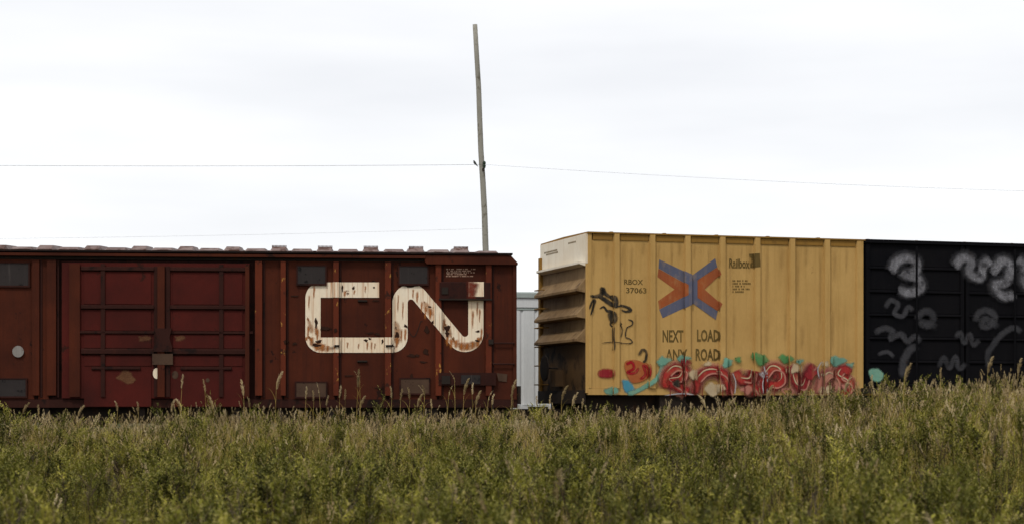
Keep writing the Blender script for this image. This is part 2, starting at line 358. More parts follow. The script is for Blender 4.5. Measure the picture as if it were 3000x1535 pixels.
# ------------------------------------------------------------------ running gear shared by the cars
def truck(parent, x, flip=1):
    mb = MB()
    mb.box(x-.22, x+.22, -1.05, 1.05, .50, .78)
    t = mb.build('truck', M['steel'], parent)
    for s in (-1, 1):
        prof = [(x-1.12,.36),(x-1.12,.58),(x-.75,.66),(x-.45,.86),(x+.45,.86),(x+.75,.66),(x+1.12,.58),(x+1.12,.36),(x+.72,.36),(x+.42,.24),(x-.42,.24),(x-.72,.36)]
        MB().prism(prof, 'y', s*1.02-.07, s*1.02+.07).build('side_frame', M['steel'], t)
    for ax in (-.86, .86):
        wmb = MB().lathe([(.07,-1.16),(.07,-.79),(.40,-.79),(.455,-.77),(.47,-.70),(.44,-.68),(.44,-.67),(.10,-.67),(.08,.0),(.10,.67),(.44,.67),(.44,.68),(.47,.70),(.455,.77),(.40,.79),(.07,.79),(.07,1.16)], (x+ax, 0, .455), 'y', 22)
        wmb.build('wheelset', M['steel'], t, smooth=False)
    return t
def coupler(parent, x, s):
    mb = MB(); mb.box(min(x, x+s*.42), max(x, x+s*.42), -.09, .09, .82, 1.0)
    mb.prism([(x+s*.40,-.17),(x+s*.40,.16),(x+s*.58,.17),(x+s*.66,.10),(x+s*.56,.03),(x+s*.57,-.05),(x+s*.68,-.12),(x+s*.60,-.18)], 'z', .77, 1.05)
    return mb.build('coupler', M['steel'], parent)
def underframe(parent, car, bot):
    h = car.L/2
    mb = MB(); mb.box(-h+.05, h-.05, -.33, .33, .80, bot); 
    for x in (-h+1.9, h-1.9): mb.box(x-.25, x+.25, -car.W/2+.06, car.W/2-.06, .79, bot-.02)
    for i in range(1, 8):
        x = -h + i*car.L/8; mb.box(x-.06, x+.06, -car.W/2+.08, car.W/2-.08, bot-.24, bot-.01)
    for s_ in (-1, 1): mb.box(-h+.1, h-.1, s_*(car.W/2-.42)-.05, s_*(car.W/2-.42)+.05, .70, bot+.12)
    u = mb.build('underframe', M['steel'], parent)
    MB().lathe([(.02,-.55),(.20,-.5),(.20,.5),(.02,.55)], (1.4, -.75, .78), 'x', 14).build('brake_cylinder', M['steel'], u)
    MB().lathe([(.02,-.75),(.22,-.68),(.22,.68),(.02,.75)], (-1.6, .7, .82), 'x', 14).build('air_reservoir', M['steel'], u)
    return u
# ================================================================== RED BOXCAR
RC = Car((0.10, 40.0), 5.2, 15.5, 2.95, True)
red = thing('boxcar', RC.o, RC.a, 'rust red boxcar with big cream CN letters and a ribbed crimson sliding door', 'boxcar')
y0 = -RC.W/2; h = RC.L/2; bot = 1.20
X = RC.x
def Z(px, py): return RC.P(px, py)[1]
EAVE = Z(1400, 748); PTOP = Z(1400, 773)
post_px = [(747,769),(822,838),(976,993),(1127,1146),(1275,1293),(1422,1440)]
posts = [(X(a), X(b), .085) for a, b in post_px]
corner = (X(1502), h, .05)
lposts = [(X(95), X(117), .06), (X(138), X(166), .07)]
x = X(95) - 1.0
while x > -h+.35: lposts.append((x-.13, x, .065)); x -= 1.08
lcorner = (-h, -h+.13, .05)
allposts = sorted(posts + lposts + [corner, lcorner])
DX0, DX1 = X(168), X(744)
# core shell, far side and ends
core = MB(); core.box(-h+.15, h-.15, y0+.06, -y0, bot, EAVE-.05); core.build('inner_shell', M['dark_red'], red)
fw = MB()
for i in range(15): fw.box(-h+.3+i*1.06, -h+.42+i*1.06, -y0+.001, -y0+.06, bot, EAVE-.1)
fw.build('far_side_posts', M['red'], red)
for s in (-1, 1):
    for k in range(5):
        z = bot+.35+k*.54
        MB().prism([(s*(h-.16),z),(s*(h-.03),z+.06),(s*(h-.10),z+.34),(s*(h-.16),z+.36)], 'y', -1.36, 1.40).build('end_rib', M['red'], red)
    MB().box(min(s*(h-.035), s*(h+.02)), max(s*(h-.035), s*(h+.02)), y0+.02, -y0, bot-.18, bot+.16).build('end_sill', M['dark_red'], red)
# side panels, each between two posts
edges = [p for p in allposts]
rnd = random.Random(4)
for a, b in zip(edges[:-1], edges[1:]):
    if a[1] <= DX0+.02 and b[0] >= DX1-.02: continue
    d = rnd.uniform(-.006, .006)
    MB().box(a[1]-.035, b[0]+.035, y0+d, y0+.065, bot, PTOP+.03).build('side_panel', M['red'], red)
for p in allposts:
    a, b, d = p
    isc = p in (corner, lcorner)
    mb = MB().prism([(a, y0+.02),(a+.006, y0-d),(b-.006, y0-d),(b, y0+.02)], 'z', bot+ (0 if isc else .08), PTOP+.02)
    po = mb.build('corner_post' if isc else 'side_post', M['red'] if (isc or a < X(700)) else M['red_post'], red)
    if not isc: MB().box(b+.004, b+.05, y0-.016, y0+.02, bot+.04, PTOP+.015).build('post_flange_painted_shade', M['dark_red'], po)  # flange coloured dark to paint the shade on the post's right side
# side sill
MB().box(-h, h, y0-.012, y0+.06, bot-.17, bot-.003).build('side_sill', M['dark_red'], red)
# upper chord: thin rail, the shade below it coloured in as a dark strip, deeper fascia towards the right end
zt, zb = Z(1000, 748.5), Z(1000, 757)
MB().box(-h, X(1246), y0-.15, y0+.08, zb, zt).build('door_track', M['red'], red)
MB().prism([(X(1244), Z(1400,770)), (X(1244), Z(1400,750.5)), (h-.13, Z(1400,750.5)), (h+.01, Z(1400,771)), (h+.01, Z(1400,776)), (X(1250), Z(1400,776))], 'y', y0-.135, y0+.07).build('fascia', M['red'], red)
# roof with cross ribs
RZ = Z(1400, 748)
MB().box(-h+.02, X(1243), y0-.02, y0+.07, PTOP+.033, zb-.003).build('recess_painted_shade', M['steel'], red)  # black strip painted in for the shade under the rail
rf = MB().prism([(y0-.17, RZ+.0),(y0-.17, RZ+.035),(0, RZ+.13),(-y0+.17, RZ+.035),(-y0+.17, RZ)], 'x', -h-.02, h-.10).build('roof', M['roof_edge'], red)
def roof_rib(xc, wid, hh, teeth):
    mb = MB(); n = 10; prev = None; o = 0
    for s in (-1, 1):
        vs = []; 
        for j in range(7):
            t = j/6; y = s*(1.58*(1-t)); z = RZ+.04+.095*t
            k = min(1, t*5+.15)
            vs += [(xc-wid/2, y, z-.02), (xc-wid/2+.07, y, z+hh*k), (xc+wid/2-.07, y, z+hh*k), (xc+wid/2, y, z-.02)]
        fs = []
        for j in range(6):
            for q in range(3): fs.append((j*4+q, j*4+q+1, j*4+q+5, j*4+q+4))
        fs.append((0,1,2,3)); mb.add(vs, fs)
    if teeth:
        m = int(wid/.035)
        for i in range(m):
            xx = xc-wid/2+.06+i*(wid-.12)/max(1, m-1); mb.box(xx-.009, xx+.009, -1.34, -1.22, RZ+.06, RZ+.085+hh)
    return mb.build('roof_rib', M['roof'], rf)
for c in (1087, 1220, 1352):
    roof_rib(X(c), .40, .105, True)
for c in (1155, 1288): roof_rib(X(c), .50, .07, False)
roof_rib(X(1430), .5, .05, False)
xc = X(1087); k = 0
while xc > -h+.6:
    k += 1; xc -= .475
    roof_rib(xc, .40 if k % 2 == 0 else .50, .10 if k % 2 == 0 else .065, k % 2 == 0 and k < 6)
MB().box(-h+.3, h-.4, -.3, .3, RZ+.14, RZ+.16).build('running_board', M['roof'], rf)
# the door
door = MB().box(DX0+.10, DX1-.09, y0-.065, y0+.055, bot+.02, Z(400, 771)).build('door', M['door_red'], red); dd = y0-.065
def drib(x0, x1, pyt, pyb, d=.06, m='dark_red', name='door_rib'):
    z1, z0 = Z(450, pyt), Z(450, pyb)
    return MB().prism([(dd+.002, z0),(dd-d, z0+(z1-z0)*.25),(dd-d, z1-(z1-z0)*.25),(dd+.002, z1)], 'x', X(x0), X(x1)).build(name, M[m], door)
for a, b in ((240, 452), (500, 719)):
    for t, bb in ((782,797),(893,908),(1020,1041)): drib(a, b, t, bb)
    drib(a+30, b-40, 1073, 1084, .05)
    drib(a-5 if a < 400 else a, b+22 if a > 400 else b, 969, 979, .045, name='lock_rod')
    for pz in ((799,891),(910,968),(981,1019),(1043,1071),(1086,1190)):
        MB().box(X(a+8), X(b-8), dd-.014, dd+.01, Z(450, pz[1]), Z(450, pz[0])).build('door_panel', M['door_red'], door)
for a, b, m_, d in ((452,462,'dark_red',.03),(463,484,'red',.085),(486,499,'dark_red',.03),(205,236,'red',.05),(719,731,'red',.07),(297,309,'dark_red',.045),(643,655,'dark_red',.045)):
    MB().box(X(a), X(b), dd-d, dd+.01, bot+.05, Z(450, 781 if a in (452,463,486) else 775)).build('door_stile', M[m_], door)
MB().box(X(452), X(506), dd-.12, dd-.02, Z(480,1030), Z(480,1014)).build('latch', M['dark_red'], door)
MB().prism([(X(455),Z(480,962)),(X(505),Z(480,962)),(X(498),Z(480,990)),(X(505),Z(480,1014)),(X(455),Z(480,1014)),(X(462),Z(480,990))], 'y', dd-.105, dd-.02).build('latch_plate', M['dark_red'], door)
MB().box(X(448), X(508), dd-.09, dd-.02, Z(480,1068), Z(480,1036)).build('handle_plate', M['plate_tan'], door)
def rp0(l): return [(*RC.P(p[0], p[1]), *p[2:]) for p in l]
for a, b, t, q in ((404,441,980,1003),(511,541,980,1002),(345,398,1085,1122)):
    pts = [(a+(b-a)*(.5+.5*math.cos(u)*(1+.3*math.sin(3*u+a))), t+(q-t)*(.5+.5*math.sin(u)*(1+.3*math.sin(2*u+a)))) for u in [2*math.pi*i/14 for i in range(14)]]
    decal('paint_patch', RC, [rp0(q_) for q_ in soft_blob(pts, 4)], [], M['fade_tan'], door, .085)
def disc(cx, cy, rx, ry, n=16, z=Z): return [(X(cx+rx*math.cos(2*math.pi*i/n)), Z(cx, cy+ry*math.sin(2*math.pi*i/n))) for i in range(n)]
decal('placard', RC, [disc(460, 1093, 11, 16)], [], M['cn'], door, .10)
decal('placard', RC, [disc(54, 1029, 17, 17)], [], M['plate_pale'], red, .05)
for a, b, t, q in ((500,528,1080,1115),(600,618,1104,1122)): 
    decal('paint_patch', RC, [disc((a+b)/2, (t+q)/2, (b-a)/3, (q-t)/3)], [], M['plate_tan'], door, .085)
# route plates
for a, b, t, q, m_ in ((1170,1252,781,831,'plate'),(872,953,780,831,'plate'),(-6,84,772,836,'plate'),(1174,1256,1109,1151,'plate_tan'),(868,955,1120,1161,'plate_tan'),(-10,76,1110,1160,'plate')):
    pl = MB().box(X(a), X(b), y0-.035, y0-.001, Z(a, q), Z(a, t)).build('route_plate', M[m_], red)
    fr = MB(); zz0, zz1 = Z(a, q), Z(a, t)
    fr.box(X(a)-.03, X(b)+.03, y0-.05, y0-.004, zz0-.035, zz0); fr.box(X(a)-.03, X(b)+.03, y0-.045, y0-.004, zz1, zz1+.025)
    fr.box(X(a)-.03, X(a), y0-.045, y0-.004, zz0, zz1); fr.box(X(b), X(b)+.03, y0-.045, y0-.004, zz0, zz1)
    fr.build('plate_frame', M['dark_red'], pl)
# cross beams between the last two posts
bx0, bx1 = X(1287), X(1436)
beam = MB().prism([(y0-.10, Z(1360,875)),(y0-.10, Z(1360,829)),(y0-.07, Z(1360,826)),(y0, Z(1360,826)),(y0, Z(1360,875))], 'x', bx0, bx1).build('cross_beam', M['dark_red'], red)
MB().box(bx0-.01, bx1+.03, y0-.125, y0, Z(1360,879.5), Z(1360,875.3)).build('beam_lip', M['steel'], beam)
MB().box(X(1293), X(1312), y0-.12, y0-.08, Z(1300,862), Z(1300,842)).build('beam_bracket', M['steel'], beam)
beam2 = MB().box(bx0-.02, X(1452), y0-.10, y0, Z(1360,1128), Z(1360,1091)).build('cross_beam', M['dark_red'], red)
MB().box(X(1350), X(1406), y0-.115, y0-.09, Z(1380,1124), Z(1380,1098)).build('beam_plate', M['plate'], beam2)
MB().box(X(1293), X(1318), y0-.125, y0-.09, Z(1300,1124), Z(1300,1100)).build('beam_bracket', M['steel'], beam2)
decal('scuffed_patch', RC, [[(X(1455),Z(1460,1092)),(X(1486),Z(1460,1095)),(X(1484),Z(1460,1118)),(X(1460),Z(1460,1115))]], [], M['plate_tan'], red, .02)
# ladder grips by the corner
for py in (1005, 1066):
    z = Z(1470, py)
    mb = MB().tube([(X(1443), y0, z),(X(1443), y0-.075, z),(X(1506), y0-.075, z),(X(1506), y0-.02, z)], .013 if py < 1000 else .019, 6)
    mb.build('grab_iron', M['red'] if py < 1000 else M['dark_red'], red)
MB().box(X(1430), X(1444), y0-.12, y0-.04, Z(1436,1008), Z(1436,994)).build('ladder_bracket', M['steel'], red)
for a, b, py in ((1049,1076,881),(1047,1076,1058),(979,995,1013),(1130,1148,1013)):
    dpt = .085 if a in (979, 1130) else 0
    MB().prism([(y0-dpt+.001, Z(a,py+4)),(y0-dpt-.05, Z(a,py+1.5)),(y0-dpt-.05, Z(a,py-3)),(y0-dpt+.001, Z(a,py-3))], 'x', X(a), X(b)).build('tie_hook', M['steel'], red)
MB().box(h+.015, h+.09, y0+.02, y0+.25, bot-.1, bot+.28).build('end_step', M['steel'], red)
MB().tube([(h-.5, y0-.0, bot-.1),(h-.5, y0-.03, bot-.45),(h-.1, y0-.03, bot-.45),(h-.1, y0, bot-.1)], .018).build('stirrup_step', M['steel'], red)
# the big lettering
cl = [(1111,849)] + arc(941,873,24,270,180) + arc(941,986,24,180,90) + arc(1148,986,24,90,0) + arc(1204,886,32,180,180+140,16) + arc(1362,976,32,140,0,16) + [(1394,826.5)]
dense = [cl[0]]
for p in cl[1:]:
    q = dense[-1]; dd_ = math.hypot(p[0]-q[0], p[1]-q[1]); n = max(1, int(dd_/20))
    dense += [(q[0]+(p[0]-q[0])*i/n, q[1]+(p[1]-q[1])*i/n) for i in range(1, n+1)]
quads = stroke(dense, 44.5)
polys = [[RC.P(*p) for p in q] for q in quads]
lp = sorted([(a, b, d) for a, b, d in allposts] + [(b+.004, b+.05, .016) for a, b, d in allposts if (a, b, d) not in (corner, lcorner)])
def beam_split(polys, keep):
    # quads whose centre lies on the upper cross beam
    o = []
    for pg in polys:
        cx = sum(p[0] for p in pg)/len(pg); cz = sum(p[1] for p in pg)/len(pg)
        on = bx0 < cx < bx1 and cz > Z(1360, 877) and cx > X(1370)
        if on == keep: o.append(pg)
    return o
decal('painted_letters', RC, beam_split(polys, False), lp, M['cn'], red, .009)
decal('painted_letters', RC, beam_split(polys, True), [], M['cn'], beam, .106)
decal('rust_run', RC, [[(*RC.P(p[0], p[1]), p[2]) for p in q] for q in soft_blob([(1368,826),(1392,828),(1402,832),(1396,850),(1392,873),(1368,874)], 10)], [], M['fade_red'], beam, .109)
# rows of small stencilled data
rr = random.Random(5)
for r_, py in enumerate((788.5, 793.5, 798.5, 803.5, 809)):
    mb_p = []; px = 1307 + rr.uniform(-1, 1); end = (1392, 1378, 1390, 1368, 1384)[r_]
    while px < end:
        wdt = rr.uniform(1.2, 2.6)
        if rr.random() > .14: mb_p.append([RC.P(px, py+1.6), RC.P(px+wdt, py+1.6), RC.P(px+wdt, py-1.6), RC.P(px, py-1.6)])
        px += wdt + (.8 if rr.random() > .2 else 3.5)
    tag(decal('stencil_row', RC, mb_p, [], M['letter'], red, .009), kind='stuff')
# loose scrawl and rub marks
sq = smooth_loop([(1184,952),(1192,957),(1199,971),(1206,983),(1214,985),(1221,974),(1228,955),(1232,942),(1238,941)], False)
decal('chalk_scrawl', RC, [[RC.P(*p) for p in q] for q in stroke(sq, 1.8)], [], M['steel'], red, .012)
def rp(l): return [(*RC.P(p[0], p[1]), *p[2:]) for p in l]
for (cx_, cy_, rx, ry) in ((1188,954,5,6),(1310,962,9,11),(1036,843,4,6),(1072,997,6,4),(1083,992,4,4),(1398,998,6,4),(1400,970,7,3),(1258,898,5,4),(926,946,5,13),(1203,838,20,3.5),(1206,1041,13,5),(1223,1041,7,4),(1085,975,11,3),(1105,978,9,3.5),(1003,845,3,8),(865,867,11,3),(950,961,14,8),(982,968,5,8),(838,1001,8,6),(862,1006,7,6),(1120,1000,3,8),(1163,980,6,12),(1150,1012,3,6),(1250,965,8,10),(1249,1030,8,12),(1206,1100,4,9),(925,1010,13,5),(934,1000,9,6),(1095,842,3,4),(1310,978,6,8),(1268,943,3,6),(1160,960,2,5),(1100,880,10,3),(1240,1060,12,3),(1020,1100,14,3),(1110,1136,12,3)):
    pts = [(cx_+rx*math.cos(u)*(1+.35*math.sin(3*u+cx_)), cy_+ry*math.sin(u)*(1+.35*math.cos(2*u+cy_))) for u in [2*math.pi*i/12 for i in range(12)]]
    decal('rust_scab', RC, [rp(q) for q in soft_blob(pts, min(rx, ry)*.35)], lp, M['rust_dark'], red, .0125)
for k_, pts in enumerate(([(902,985),(918,992),(930,1008),(958,1012),(985,1014),(975,1028),(940,1030),(916,1018)], [(1326,985),(1340,1000),(1360,1006),(1384,1002),(1402,985),(1414,988),(1404,1014),(1380,1028),(1350,1026),(1328,1006)], [(1154,940),(1172,952),(1178,990),(1166,1012),(1152,1000)], [(1240,880),(1262,892),(1272,920),(1256,926),(1240,906)], [(898,930),(912,940),(922,970),(906,975)], [(1300,945),(1322,962),(1326,990),(1308,980)])):
    decal('rust_stain', RC, [rp(q) for q in soft_blob(smooth_loop(pts), 7)], lp, M['rust_wash'], red, .0100 + .00004*k_)
for k_, (px_, py_, ln_, w_) in enumerate(((1010,850,20,9),(1038,848,16,7),(898,985,14,10),(912,985,30,16),(928,1000,30,22),(945,1005,24,18),(960,1010,20,10),(903,950,44,8),(926,950,36,12),(930,962,40,9),(1076,1000,26,6),(1088,1000,26,6),(1098,1003,22,5),(1018,1000,22,6),(1050,1005,18,5),(1163,985,34,12),(1176,960,46,6),(1187,960,40,9),(1210,845,30,6),(1222,850,40,9),(1235,880,40,7),(1246,895,44,9),(1260,902,36,10),(1300,930,46,10),(1322,990,34,14),(1336,992,30,16),(1352,1000,26,18),(1368,1000,26,20),(1384,996,28,16),(1400,985,34,12),(1410,960,40,7),(1398,880,50,6),(1385,905,60,7),(1405,902,46,6),(1166,860,60,5),(1180,880,60,5),(1310,975,40,12),(905,860,50,5),(920,835,40,6),(1070,835,24,5))):
    mid = px_
    pts = [(mid, py_), (mid+.6, py_+ln_*.3), (mid-.4, py_+ln_*.65), (mid+.3, py_+ln_)]
    decal('rust_run', RC, [rp(q) for q in soft_stroke(smooth_loop(pts, False), w_*1.15, taper=lambda t: 1.1-.6*t, edge=.12, fade=.22)], lp, M['rust_run'], red, .0108 + .00003*k_)
underframe(red, RC, bot-.17)
for s in (-1, 1): truck(red, s*(h-2.3)); coupler(red, s*h, s)
# ================================================================== YELLOW BOXCAR
YC = Car((1.571, 40.0), 17.0, 17.6, 3.10, False)
yel = thing('boxcar', YC.o, YC.a, 'ochre yellow boxcar with an orange and blue X, black doors and bright graffiti', 'boxcar')
y0 = -YC.W/2; h = YC.L/2; bot = YC.P(1760, 1136)[1]
Xy = YC.x
def Zy(px, py): return YC.P(px, py)[1]
TOP = Zy(1722, 684); SB = Zy(1722, 700)
D0, D1 = Xy(2531), Xy(2531)+4.9
yposts = []
for c in (1805, 1910, 2013, 2115, 2217, 2319, 2421): yposts.append((Xy(c-11), Xy(c+11), .065))
corner0 = (-h, -h+.12, .03); pre = (Xy(2505), Xy(2530), .05)
rx = D1
post2 = [(rx, rx+.16, .05)]
x = rx+.8
while x < h-.4: post2.append((x, x+.17, .055)); x += .76
corner1 = (h-.12, h, .03)
ap = sorted(yposts + [corner0, pre] + post2 + [corner1])
MB().box(-h+.05, h-.05, y0+.07, -y0, bot-.05, TOP-.06).build('inner_shell', M['yellow_dark'], yel)
for a, b in zip(ap[:-1], ap[1:]):
    if a[1] <= D0+.01 and b[0] >= D1-.01: continue
    d = rnd.uniform(-.004, .004)
    MB().box(a[1]-.04, b[0]+.04, y0+d, y0+.08, bot, SB-.02).build('side_panel', M['yellow'], yel)
    MB().box(a[1]+.002, b[0]-.002, y0-.022, y0+.08, SB-.017, TOP-.004).build('eave_plate', M['yellow_dark'], yel)
for p in ap:
    a, b, d = p
    MB().prism([(a, y0+.05),(a+.03, y0-d),(b-.03, y0-d),(b, y0+.05)], 'z', bot, TOP-.002).build('side_post', M['yellow'], yel)
MB().box(-h+.02, h-.02, y0-.02, y0+.08, bot-.14, bot-.003).build('side_sill', M['yellow'], yel)
yr = MB().prism([(y0-.06, TOP),(y0-.06, TOP+.03),(0, TOP+.05),(-y0+.06, TOP+.03),(-y0+.06, TOP)], 'x', -h, h).build('roof', M['yellow_dark'], yel)
x = -h+.6
while x < h-.3:
    MB().prism([(x-.06, TOP+.02),(x-.03, TOP+.062),(x+.03, TOP+.062),(x+.06, TOP+.02)], 'y', -1.4, 1.4).build('roof_rib', M['yellow_dark'], yr); x += 1.2
# near end with its horizontal corrugations
for s, near in ((-1, True), (1, False)):
    e = s*h
    def bx(d0, d1, a, b, z0, z1):
        xa, xb = e+s*d0, e+s*d1
        return MB().box(min(xa, xb), max(xa, xb), a, b, z0, z1)
    zr = [Zy(1722, p) for p in (779, 856, 932, 1003)]
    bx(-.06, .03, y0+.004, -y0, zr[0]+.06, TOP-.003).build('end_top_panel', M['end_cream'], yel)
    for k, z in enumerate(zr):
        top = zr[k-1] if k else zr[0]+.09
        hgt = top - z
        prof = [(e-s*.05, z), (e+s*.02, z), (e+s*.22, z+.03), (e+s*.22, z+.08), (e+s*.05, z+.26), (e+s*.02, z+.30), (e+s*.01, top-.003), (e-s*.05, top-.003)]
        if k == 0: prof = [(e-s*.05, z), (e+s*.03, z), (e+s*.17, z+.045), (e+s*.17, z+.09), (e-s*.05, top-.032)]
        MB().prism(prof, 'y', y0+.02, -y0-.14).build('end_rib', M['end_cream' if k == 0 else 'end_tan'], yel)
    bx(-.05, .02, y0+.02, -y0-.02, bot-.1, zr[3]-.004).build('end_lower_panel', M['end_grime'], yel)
    bx(-.06, .075, -y0-.13, -y0+.01, bot-.1, TOP-.3).build('end_post', M['yellow_dark'], yel)
    bx(-.06, .03, y0+.0, y0+.019, bot-.1, zr[0]+.05).build('end_post', M['yellow'], yel)
    bx(.0, .12, y0+.1, -y0-.1, bot-.32, bot-.04).build('end_sill', M['steel'], yel)
    for k in range(6):
        z = bot+.1+k*.42
        MB().tube([(e, -y0-.55, z),(e+s*.21, -y0-.55, z),(e+s*.21, -y0-.15, z),(e, -y0-.15, z)], .014).build('grab_iron', M['yellow_dark'], yel)
    bw = MB().lathe([(.25,-.015),(.29,-.01),(.29,.01),(.25,.015)], (e+s*.32, .35, bot+.45), 'x', 18)
    bw.tube([(e, .35, bot+.45),(e+s*.32, .35, bot+.45)], .02); bw.box(min(e+s*.31,e+s*.33), max(e+s*.31,e+s*.33), .1, .6, bot+.43, bot+.47)
    bw.build('brake_wheel', M['steel'], yel)
    MB().box(min(e+s*.01,e+s*.2), max(e+s*.01,e+s*.2), -.05, .3, bot+.05, bot+.4).build('brake_housing', M['end_grime'], yel)
# small lines of dark lettering on the end
for k, (ya, yb, zz) in enumerate(((.35, 1.25, TOP-.22), (-.9, -.45, TOP-.14), (.3, 1.1, TOP-.27))):
    mb = MB(); yy = ya
    while yy < yb: mb.box(-h-.034, -h-.029, yy, yy+.05, zz, zz+.035); yy += .085
    tag(mb.build('stencil_row', M['stencil'], yel), kind='stuff')
# black doors
dmid = (D0+D1)/2
for a, b in ((D0+.01, dmid-.02), (dmid+.02, D1-.01)):
    dr = MB().box(a, b, y0-.05, y0+.08, bot+.03, TOP-.05).build('door', M['door_black'], yel)
    nrow = 6; H = TOP-.15-bot
    for i in range(nrow):
        z0_ = bot+.08+i*H/nrow
        MB().box(a+.10, b-.10, y0-.062, y0-.04, z0_+.05, z0_+H/nrow-.05).build('door_panel', M['door_black'], dr)
        MB().prism([(y0-.049, z0_-.04),(y0-.10, z0_-.015),(y0-.10, z0_+.015),(y0-.049, z0_+.04)], 'x', a+.06, b-.06).build('door_rib', M['door_black'], dr)
    for xx in (a+.05, b-.05): MB().box(xx-.045, xx+.045, y0-.09, y0-.04, bot+.04, TOP-.06).build('door_stile', M['door_black'], dr)
    MB().tube([((a+b)/2, y0-.13, bot+.06),((a+b)/2, y0-.13, TOP-.1)], .025, 8).build('lock_rod', M['door_black'], dr)
MB().box(D0-.1, D1+.1, y0-.15, y0-.056, bot-.10, bot+.02).build('door_track', M['steel'], yel)
MB().box(D0-.02, D1+.1, y0-.13, y0-.062, TOP-.045, TOP-.004).build('door_track', M['door_black'], yel)
MB().box(D0+.01, D1, y0-.10, y0-.061, TOP, TOP+.034).build('door_cap', M['door_black'], yel)
# X emblem
def yp(l): return [(*YC.P(p[0], p[1]), *p[2:]) for p in l]
blueX = [(1931,760),(2028,806),(2095,757),(2101,782),(2043,820),(2043,872),(2102,911),(2097,936),(2031,889),(1941,931),(1931,906),(2014,864),(2014,834),(1929,786)]
decal('x_emblem', YC, [yp(blueX)], ap, M['blue'], yel, .005)
decal('x_emblem', YC, [yp([(1929,787),(2013.5,834.5),(2013.5,863.5),(1931,905),(1928,881),(1976,847),(1926,811)])], ap, M['orange'], yel, .005)
decal('x_emblem', YC, [yp([(2101,783),(2110,804),(2064,847),(2113,890),(2102,910),(2043.5,871.5),(2043.5,820.5)])], ap, M['orange'], yel, .005)
def ytext(t, a, b, pt, pb, m='stencil'):
    text_decal('lettering', YC, t, Xy(a), Xy(b), Zy((a+b)/2, pb), Zy((a+b)/2, pt), ap, M[m], yel, .005)
ytext('RBOX', 1828, 1884, 818, 834); ytext('37063', 1834, 1894, 842, 859)
ytext('NEXT', 1941, 2002, 966, 1002); ytext('LOAD', 2042, 2107, 964, 1000); ytext('ANY', 1950, 2010, 1022, 1056); ytext('ROAD', 2038, 2107, 1020, 1056)
ytext('Railbox', 2136, 2196, 758, 786); decal('dark_square', YC, [yp([(2194,744),(2222,743),(2224,782),(2198,784)])], ap, M['stencil'], yel, .006)
for r_, py in enumerate((822, 830, 838, 846, 854)):
    pg = []; px = 2146; end = (2188, 2196, 2180, 2196, 2176)[r_]
    while px < end:
        ww = rr.uniform(2, 4.5); pg.append(yp([(px,py+2.2),(px+ww,py+2.2),(px+ww,py-2.2),(px,py-2.2)])); px += ww + (1.3 if rr.random() > .25 else 5)
    tag(decal('stencil_row', YC, pg, ap, M['stencil'], yel, .005), kind='stuff')
# ---- spray paint on the yellow side
layer = [.006]
def blob(pts, m, name='graffiti', par=None, base=0.0, posts_=None):
    layer[0] += .0012
    return decal(name, YC, [yp(s_) for s_ in soft_blob(smooth_loop(pts), 5.0)], ap if posts_ is None else posts_, M[m], par or yel, layer[0], base)
def line(pts, w_, m, closed=False, name='graffiti', par=None, base=0.0, posts_=None, taper=None):
    layer[0] += .0012
    q = smooth_loop(pts, closed)
    if closed: q = q + [q[0]]
    return decal(name, YC, [yp(s_) for s_ in soft_stroke(q, w_, taper=taper, edge=.45, fade=.4)], ap if posts_ is None else posts_, M[m], par or yel, layer[0], base)
# black scribbled tree-like tag
for pts in ([(1724,866),(1745,868),(1762,862),(1764,845),(1772,858),(1784,868),(1800,880)], [(1750,866),(1770,876),(1790,890),(1800,897)], [(1783,868),(1798,872),(1802,892),(1796,902)]):
    line(pts, 13, 'g_black', taper=lambda t: .55+.6*math.sin(math.pi*t))
for pts in ([(1724,908),(1732,886),(1742,880),(1735,905),(1728,925)], [(1755,905),(1768,898),(1778,910),(1790,912),(1798,925),(1788,948),(1796,958)], [(1800,900),(1818,895),(1836,899),(1848,908),(1832,912),(1818,905)]):
    line(pts, 8, 'g_black', taper=lambda t: .4+.8*math.sin(math.pi*t))
blob([(1782,915),(1800,914),(1806,930),(1800,946),(1788,944),(1780,928)], 'g_black')
line([(1796,955),(1794,980),(1797,1010),(1795,1028)], 5, 'g_black')
line([(1838,935),(1852,940),(1850,952),(1836,960),(1832,985),(1845,992),(1852,1002),(1838,1006)], 4, 'g_black')
line([(1812,940),(1822,965),(1818,990)], 3, 'g_black')
line([(1760,1005),(1790,1001),(1820,1004),(1850,1006)], 2.5, 'g_black')
# small tags by the corner
blob([(1752,1085),(1770,1078),(1795,1082),(1799,1098),(1785,1107),(1760,1106),(1750,1097)], 'tagred')
blob([(1828,1062),(1850,1052),(1880,1058),(1905,1070),(1900,1100),(1880,1118),(1850,1120),(1835,1098)], 'orange_spray')
for pts in ([(1832,1068),(1850,1060),(1856,1078),(1838,1090),(1858,1092),(1872,1075)], [(1872,1112),(1890,1096),(1884,1070),(1900,1082),(1898,1108)]): line(pts, 9, 'tagred')
line([(1870,1042),(1880,1024),(1892,1030),(1890,1055),(1880,1060)], 8, 'g_black')
